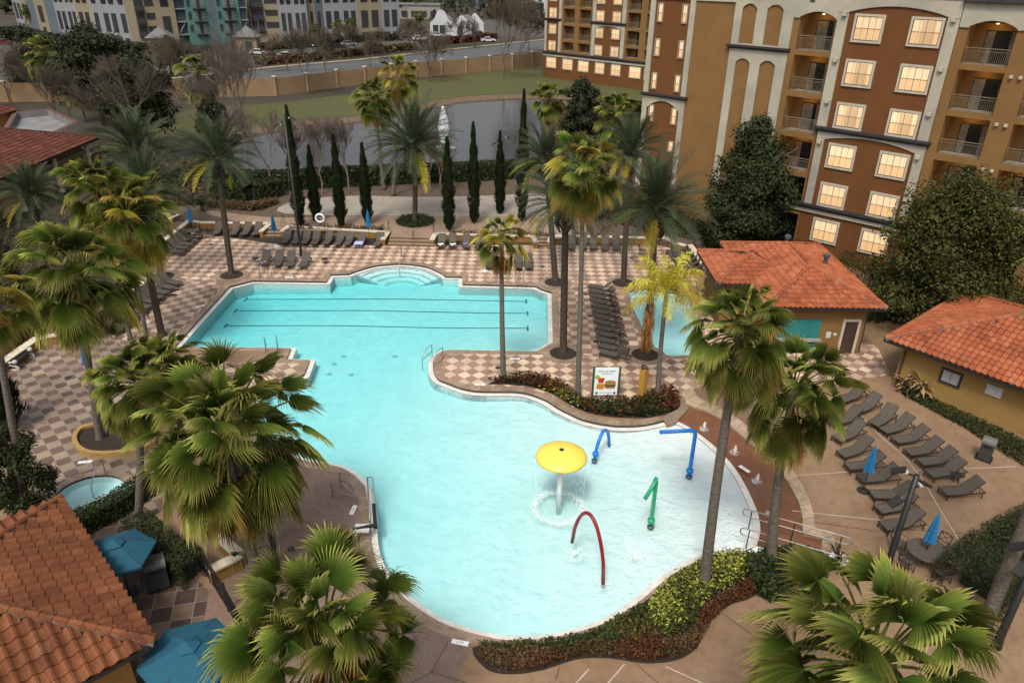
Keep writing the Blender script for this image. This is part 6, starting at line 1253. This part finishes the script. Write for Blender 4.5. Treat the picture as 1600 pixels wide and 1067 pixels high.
a=P(166,742); b=P(143,766); rail('handrail','bent chrome grab rail at the round spa',[[a,a+UP*.85,a.lerp(b,.4)+UP*.9,b+UP*.1,b-UP*.4]],.025,'chrome')
for l,p in (('at the foot of the wide back steps',[(645,388)]),('at the top left of the wide back steps',[(606,372)]),('at the top right of the wide back steps',[(677,374)]),('at the narrow left steps',[(441,362)])):
    q=P(*p[0]); rail('handrail','thin dark stair handrail '+l,[[q,q+UP*.9,q+Vector((0,.9,1.3)),q+Vector((0,.9,.45))]],.02,'iron',grp='stair handrails')
for l,p in (('upper',(378,888)),('lower',(405,925))):
    q=P(*p); rail('handrail','black square ended stair rail beside the foreground steps, '+l,[[q,q+UP*.85,q+Vector((-.3,-.0,.85)),q+Vector((-.3,0,.6)),q+Vector((0,0,.6))],[q+UP*.85,q+Vector((1.1,.25,1.0)),q+Vector((1.1,.25,.1))]],.022,'iron',grp='foreground stair rails')
def fence(label,pts,h,step,name='iron_fence'):
    t_=thing(name,label,'fence'); a=MB()
    for p,q in zip(pts,pts[1:]):
        L=(q-p).length; n=int(L/step)
        for z in (.12,h-.05): a.bar(p+UP*z,q+UP*z,.03,.03)
        for i in range(n): w_=p.lerp(q,(i+.5)/n); a.bar(w_,w_+UP*h,.016,.016)
    a.build('panel',MAT['iron'],t_)
    for p in pts: mb=MB(); mb.box(p+UP*(h/2+.05),(.07,.07,h+.1)); mb.build('post',MAT['iron'],t_)
fence('black iron picket fence beside the foreground pavilion patio',[P(306,872),P(330,910),P(358,955),P(385,1005)],1.35,.11); fence('black picket fence along the left lake shore',[P(215,300,0),P(290,272,0),P(335,285,0)],1.2,.25); fence('dark picket fence behind the roof of the tiled bar pavilion',[P(1205,390),P(1290,405),P(1360,430)],1.3,.16); fence('dark picket fence on the terrace ramp at left',[P(245,388),P(300,346)],1.1,.5)
a,b=P(128,822),P(232,778); t_=rail('cable_rail','thin twin cable rail between the pavilion roof and the spa hedge',[[a+UP*1.0,b+UP*1.0],[a+UP*.7,b+UP*.7]],.015,'chrome',cat='railing')
for f in (0,.45,1): q=a.lerp(b,f)-Vector((a.x,a.y,0)); mb=MB(); mb.tube([q,q+UP*1.05],.02,6); mb.build('post',MAT['iron'],t_)
# accessible lift at the left shore
b=P(553,842); t_=thing('pool_lift','grey pool lift with boom arm and white seat on the left shore','pool lift',b); c=P(588,838); d=c-b
mb=MB(); mb.box((0,0,.2),(.42,.42,.4)); mb.build('base',mat('lift_tan',(.42,.33,.2),(.36,.28,.17),4,.7),t_); mb=MB(); mb.bar((0,0,.5),tuple(d+UP*.62),.12,.12); mb.build('boom',MAT['iron'],t_); mb=MB(); q=P(585,800)-b; mb.bar(tuple(d+UP*.45),tuple(q+UP*.45),.16,.10); mb.build('arm',MAT['iron'],t_)
mb=MB(); q1=P(566,825,.5)-b; mb.box(tuple(q1),(.62,.42,.12)); mb.build('seat',MAT['shutter_white'],t_); mb=MB(); q=P(576,766)-b; q2=P(579,825)-b; q3=P(584,766)-b; mb.tube([q2+UP*.4,q+UP*.75,q3+UP*.75,P(586,800)-b+UP*.5],.03,6); mb.build('frame',MAT['chrome'],t_,True)
# bins, pots, bench, ring
def bin_(label,px,rz,w_=.56,h=.95):
    t_=thing('trash_bin',label,'trash bin',G(*px),rz); mb=MB(); mb.box((0,0,.03),(w_*1.3,w_*1.2,.06)); mb.build('base',MAT['iron'],t_); mb=MB(); mb.box((0,0,h/2),(w_,w_,h)); mb.build('body',mat('bin_green',(.035,.038,.033),(.05,.052,.046),4,.6),t_); mb=MB(); n=9; v=[(x,w_*.56*math.cos(PI*k/n),h+.30*math.sin(PI*k/n)) for x in (-w_*.54,w_*.54) for k in range(n+1)]
    mb.add(v,[(k,k+1,n+2+k,n+1+k) for k in range(n)]+[tuple(range(n,-1,-1)),tuple(range(n+1,2*n+2))]); mb.build('dome_lid',mat('bin_lid',(.09,.095,.085),(.12,.125,.11),4,.5),t_); mb=MB(); mb.box((0,-w_*.5-.003,h-.12),(w_*.7,.01,.16)); mb.build('flap',MAT['iron'],t_)
bin_('dark green dome lidded trash bin near the yellow pool house',(1537,716),-.7); bin_('dark dome lidded trash bin beside the foreground pavilion',(250,912),.5,.7,1.05)
c=P(1307,884); t_=thing('plant_pot','white urn with dry brown fronds beside the ramp handrails','potted plant',c); mb=MB(); mb.lathe([(.16,0),(.2,.03),(.30,.3),(.36,.38),(.36,.44),(.31,.44),(.29,.36)],n=20); mb.build('pot',MAT['paint_white'],t_,True); mb=MB(); rg=random.Random(3)
for i in range(46): a=rg.uniform(0,2*PI); e=rg.uniform(.5,1.35); L=rg.uniform(.4,.95); d=Vector((math.cos(a)*math.cos(e),math.sin(a)*math.cos(e),math.sin(e))); s_=Vector((-math.sin(a),math.cos(a),0))*.02; p=Vector((0,0,.38)); mb.add([p-s_,p+s_,p+d*L*.6+s_,p+d*L*.6-s_,p+d*L-UP*.15],[(0,1,2,3),(3,2,4)],0,[(rg.random(),0)]*4+[(0,1)])
mb.build('dry_fronds',MAT['dry_leaf'],t_)
for l,px in (('at the corner of the yellow pool house',(1412,612)),('second, right of the first, along the yellow pool house',(1436,618))):
    t_=thing('banana_plant','withered plant with tan hanging leaves '+l,'plant',P(*px)); mb=MB()
    for i in range(40): a=rg.uniform(0,2*PI); L=rg.uniform(.6,1.3); p=Vector((rg.uniform(-.15,.15),rg.uniform(-.15,.15),rg.uniform(.2,.9))); d=Vector((math.cos(a)*.7,math.sin(a)*.7,rg.uniform(-.3,.9))); s_=Vector((-math.sin(a),math.cos(a),0))*.07; mb.add([p-s_*.4,p+s_*.4,p+d*L*.6+s_,p+d*L*.6-s_,p+d*L-UP*.25],[(0,1,2,3),(3,2,4)],rg.random()<.3,[(rg.random(),0)]*4+[(0,1)])
    mb.build('leaves',[mat('straw',(.40,.25,.11),(.28,.16,.07),5,.9),MAT['hedge_leaf']],t_); mb=MB(); mb.tube([(0,0,0),(.03,0,1.0)],[.09,.05],7); mb.build('stem',MAT['bark'],t_)
a,b=P(20,580),P(48,556); d=(b-a); L=d.length; t_=thing('stone_bench','dark slatted bench with carved white lion supports at the left edge','bench',(a+b)/2,math.atan2(d.y,d.x)); mb=MB()
for k in range(3): mb.box((0,-.16+.16*k,.46),(L,.14,.06))
mb.build('seat',MAT['iron'],t_)
for s in (-1,1):
    mb=MB(); mb.tube([(s*L*.42,-.28,0),(s*L*.42,-.26,.16),(s*L*.42,-.12,.26),(s*L*.42,.05,.38),(s*L*.42,.2,.44)],[.11,.08,.09,.15,.13],8); mb.lathe([(.02,-.12),(.12,-.08),(.15,.02),(.11,.11),(.02,.15)],(s*L*.42,-.18,.52),10); mb.box((s*L*.42,-.05,.03),(.24,.6,.06)); mb.build('lion_support',mat('stone_white',(.58,.55,.48),(.48,.45,.39),5,.8,.3),t_,True)
c=P(501,352,.5); t_=thing('life_ring','white life ring hung on a stand behind the loungers','life ring',c+UP*.55); mb=MB(); mb.tube([(.36*math.cos(k*PI/12),0,.36*math.sin(k*PI/12)+.1) for k in range(24)],.10,8,closed=True); mb.build('ring',MAT['paint_white'],t_,True); mb=MB(); mb.box((0,.12,-.2),(.08,.05,1.0)); mb.box((0,.08,.1),(.5,.04,.12)); mb.build('stand',MAT['stone_grey'],t_)
c=P(318,338); t_=thing('cycad','small dark cycad on the planting left of the date palm trunk','plant',(c.x,c.y,.3)); mb=MB(); mb.tube([(0,0,-.2),(0,0,.8)],[.22,.18],8); mb.build('trunk',MAT['date_bark'],t_); mb=MB(); rg=random.Random(4)
for i in range(22): pinnate(mb,(0,0,.8),i*2.4,R(70-60*i/22),.95,rg,0,.5,16,.2,.02,.4)
mb.build('crown',MAT['hedge_leaf'],t_)
# depth markers and deck fittings
def marker(label,px,txt,a,w_=.62,grp='pool depth markers'):
    c=G(*px); t_=thing('depth_marker',label,'pool marker',(c.x,c.y,.018),a,grp); mb=MB(); mb.box((0,0,.006),(w_,.2,.012)); mb.build('tile',MAT['paint_white'],t_); text(txt,.15,mt_k,t_,(0,-.055,.0125),0,0)
for px,txt,a,l in (((719,1004),'3 FT',-.22,'on the south coping right of the foreground palm'),((792,1019),'3 FT',0.02,'behind the red hedge below the south coping'),((552,797),'3 FT',1.45,'on the rose concrete at the left shore'),((1001,966),'2 FT',.62,'on the south coping beside the variegated shrubs'),((1036,934),'2 FT',.6,'at the upper end of the variegated shrubs'),((805,561),'4 FT',0,'on the peninsula by the lap pool corner'),((750,601),'3 FT',0,'on the peninsula tip by the skirted palm'),((903,636),'2 FT',-.45,'on the coping below the croton bed'),((1004,650),'1 FT',.1,'on the coping at the right end of the croton bed'),((1163,733),'0 FT',-1.0,'beside the rust strip edge'),((133,722),'3 FT',.2,'between spa and planter'),((208,757),'3 FT',-.1,'on the tiles right of the spa'),((452,434),'5 FT',0,'on the coping at the upper left of the lap pool'),((313,479),'5 FT',.75,'on the tiles at the left edge of the lap pool')): marker('white marker reading '+txt+' '+l,px,txt,a)
for px,l in (((522,391),'behind the nine loungers'),((848,417),'between the palm rings and the two loungers'),((987,404),'behind the packed loungers'),((915,460),'left of the packed loungers, far'),((922,494),'left of the packed loungers, middle'),((930,534),'left of the packed loungers, near'),((329,382),'near the far left loungers'),((273,461),'beside the lower left loungers'),((778,575),'on the peninsula left of the palm'),((107,590),'on the checkered deck left of the umbrella'),((455,858),'on the rose concrete under the lamp pole')):
    c=G(*px); mb=MB(); mb.lathe([(.16,0),(.16,.012),(.02,.014)],n=14); o=mb.build('drain_cover',MAT['iron']); o.location=(c.x,c.y,.012); tag(o,'small dark round drain cover '+l,'drain cover','drain covers on the deck')
for px,l in (((538,569),'nearest the left platform'),((524,581),'below the left platform'),((516,597),'left of the pair in front of the platform'),((550,598),'right of the pair in front of the platform'),((618,569),'in the channel towards the peninsula'),((748,626),'close to the peninsula tip')):
    c=G(*px,-1.3); c.z=-depth(c)+.01; mb=MB(); mb.lathe([(.17,0),(.17,.02),(.02,.022)],n=14); o=mb.build('pool_drain',mat('drain_grey',(.66,.72,.71),(.6,.66,.65),5,.6)); o.location=c; tag(o,'round drain on the pool floor '+l,'drain','drains on the pool floor')
# lamp posts
def flood(mb,c,a,tilt=.5):
    q=Matrix.Rotation(a,3,'Z')@Matrix.Rotation(tilt,3,'Y'); mb.box(c,(.52,.34,.09),rot=q)
def lamp(label,px,top,heads,r_=.07,name='lamp_post',grp=None,m_='iron',zb=0):
    p=G(*px,zb); h=HZ(p,top)-zb; t_=thing(name,label,'lamp post',p,0,grp); mb=MB(); mb.tube([(0,0,0),(0,0,.5),(0,0,h)],[r_*1.4,r_,r_*.8],8); mb.build('pole',MAT[m_],t_,True)
    for k,a in enumerate(heads): mb=MB(); c=Vector((math.cos(a)*.42,math.sin(a)*.42,h-.06-.55*k)); mb.bar((0,0,c.z),tuple(c),.05,.05); flood(mb,c+Vector((math.cos(a)*.2,math.sin(a)*.2,.03)),a); f=mb.build('floodlight',MAT['dark_metal'],t_); mb=MB(); mb.box(tuple(c*1.0+Vector((0,0,.06))),(.2,.2,.1)); mb.build('mount',MAT['shutter_white'],f)
    return t_
lamp('dark lamp pole leaning into view beside the tallest cypress, behind four loungers',(471,400),184,[0,PI],.11); lamp('tall grey lamp pole between the right hand cypresses',(783,334),214,[0,PI],.10,zb=.5,m_='stone_grey')
lamp('dark lamp post with two floodlight heads among the patio loungers',(1383,895),742,[2.6,.4,3.4],.13); lamp('dark lamp pole beside the big foreground palm, its top hidden in fronds',(437,908),700,[1,4],.13); lamp('dark lamp post with black floodlights between the left palm trunks',(228,522),428,[0.2,3.4,1.8],.08)
lamp('dark lamp post at the bottom right corner behind the palm trunk',(1556,1010),860,[2.8,3.6],.14)
for l,px,top in (('left of the bare trees',(412,104),32),('in front of the white gabled house',(742,76),26),('right of the apartment row',(637,60),12)): lamp('tall dark street lamp across the lake, '+l,px,top,[PI],.12,'street_lamp','street lamps along the road')
# cars
def car():
    t_=thing('parked_car','parked car','car'); mb=MB(); pr=[(-2.2,.35),(2.2,.35),(2.25,.62),(2.1,.78),(1.15,.9),(.5,1.38),(-1.0,1.42),(-1.75,.98),(-2.2,.92)]
    vsheet(mb,pr,-.86,(),0,1.72); vsheet(mb,pr,.86); mb.build('body',M('car_paint',(.5,.5,.5),(.45,.45,.45),1,.25),t_)
    mb=MB(); vsheet(mb,[(1.05,.92),(.48,1.33),(-.95,1.36),(-1.55,.98)],-.875,(),0,1.75); vsheet(mb,[(1.05,.92),(.48,1.33),(-.95,1.36),(-1.55,.98)],.876); mb.bar((1.18,0,.93),(.5,0,1.40),1.5,.02); mb.bar((-1.78,0,1.0),(-1.02,0,1.43),1.5,.02); mb.build('windows',MAT['glass_dark'],t_)
    for x in (-1.35,1.4):
        for y in (-.8,.8): mb=MB(); mb.tube([(x,y-.1,.33),(x,y+.1,.33)],.33,12); mb.build('wheel',MAT['iron'],t_)
    return t_
CAR=car(); pc={'white':M('car_white',(.62,.62,.62),(.58,.58,.58),1,.25),'dark':M('car_dark',(.02,.022,.028),(.03,.03,.035),1,.25),'red':M('car_red',(.16,.02,.018),(.12,.015,.014),1,.25),'grey':M('car_grey',(.2,.21,.22),(.17,.18,.19),1,.25)}
for px,c,l,a in (((20,49),'dark','at the far left edge of the photo',.3),((6,70),'red','at the far left edge on the grey drive',.3),((404,86),'white','beside the right entrance pavilion',.2),((448,91),'white','on the verge before the yellow balcony bay',.15),((425,93),'red','between the two white cars before the apartments',.2),((478,74),'white','before the paired window bay',.2),((512,84),'grey','behind the slim verge tree',.2),((530,78),'dark','before the tall window bay, darker than its neighbour',.25),((545,72),'grey','near the right apartment block entrance',.25),((632,53),'white','at the right end of the apartment block',1.4),((655,64),'white','left of the white gabled house',.3),((682,58),'white','in front of the white gabled house door',.3),((748,56),'dark','right of the white gabled house',1.2),((763,66),'white','on the drive right of the white gabled house',.2)):
    o=place(CAR,USED,G(*px),a,c+' car parked '+l,'cars parked across the road')
    b_=[k for k in o.children if k.name.startswith('body')][0]; b_.data=b_.data.copy(); b_.data.materials[0]=pc[c]
# trees of the far edge, counted where they can be told apart
rg=random.Random(12)
for k,(px,h,w_) in enumerate([((655,24),9,6),((700,18),10,7),((775,30),10,6),((800,40),9,6),((820,26),11,7),((838,44),9,5),((790,14),11,8),((640,12),9,7),((735,8),12,8),((60,30),10,6),((10,22),10,6)]):
    b=G(*px); tree('far_tree',['dull green tree behind the white gabled house','tall tree at the top edge right of the gabled house','brownish tree right of the gabled house','tree before the hotel wing at the top edge','bushy tree left of the hotel wing','small tree touching the corner of the hotel wing','distant tree under the blue fascia','distant tree behind the right apartment block','far tree against the dark grey shop','yellowish tree among the left apartment blocks','tree at the far top left corner'][k],'trees at the far edge',b,h,w_,w_,900,1.1,'oak_leaf',200+k,.08,12)
mb=MB()
for _ in range(5200): x=rg.uniform(-260,330); y=rg.uniform(330,520); leaf(mb,Vector((x,y,rg.random()**1.5*9)),Vector((rg.uniform(-1,1),-.6,rg.uniform(0,1))),rg.uniform(2,4.2),rg)
o=mb.build('far_woods',MAT['oak_leaf']); o['kind']='stuff'; tag(o,'dark woods along the far top edge','woods')
for lab,px,hh in (('beside the tall window bay',(492,68),44),('left of the right yellow bay',(528,68),38),('at the white bay of the right block',(548,66),36),('left of the gabled house gate',(655,55),24),('among the far left apartment bays',(40,50),14)):
    b,c=G(*px),None; c=ATY(px[0],hh,b.y); palm('fan','small palm at the apartments, '+lab,'palms at the apartments',b,c,1.0,3,.2,.16)
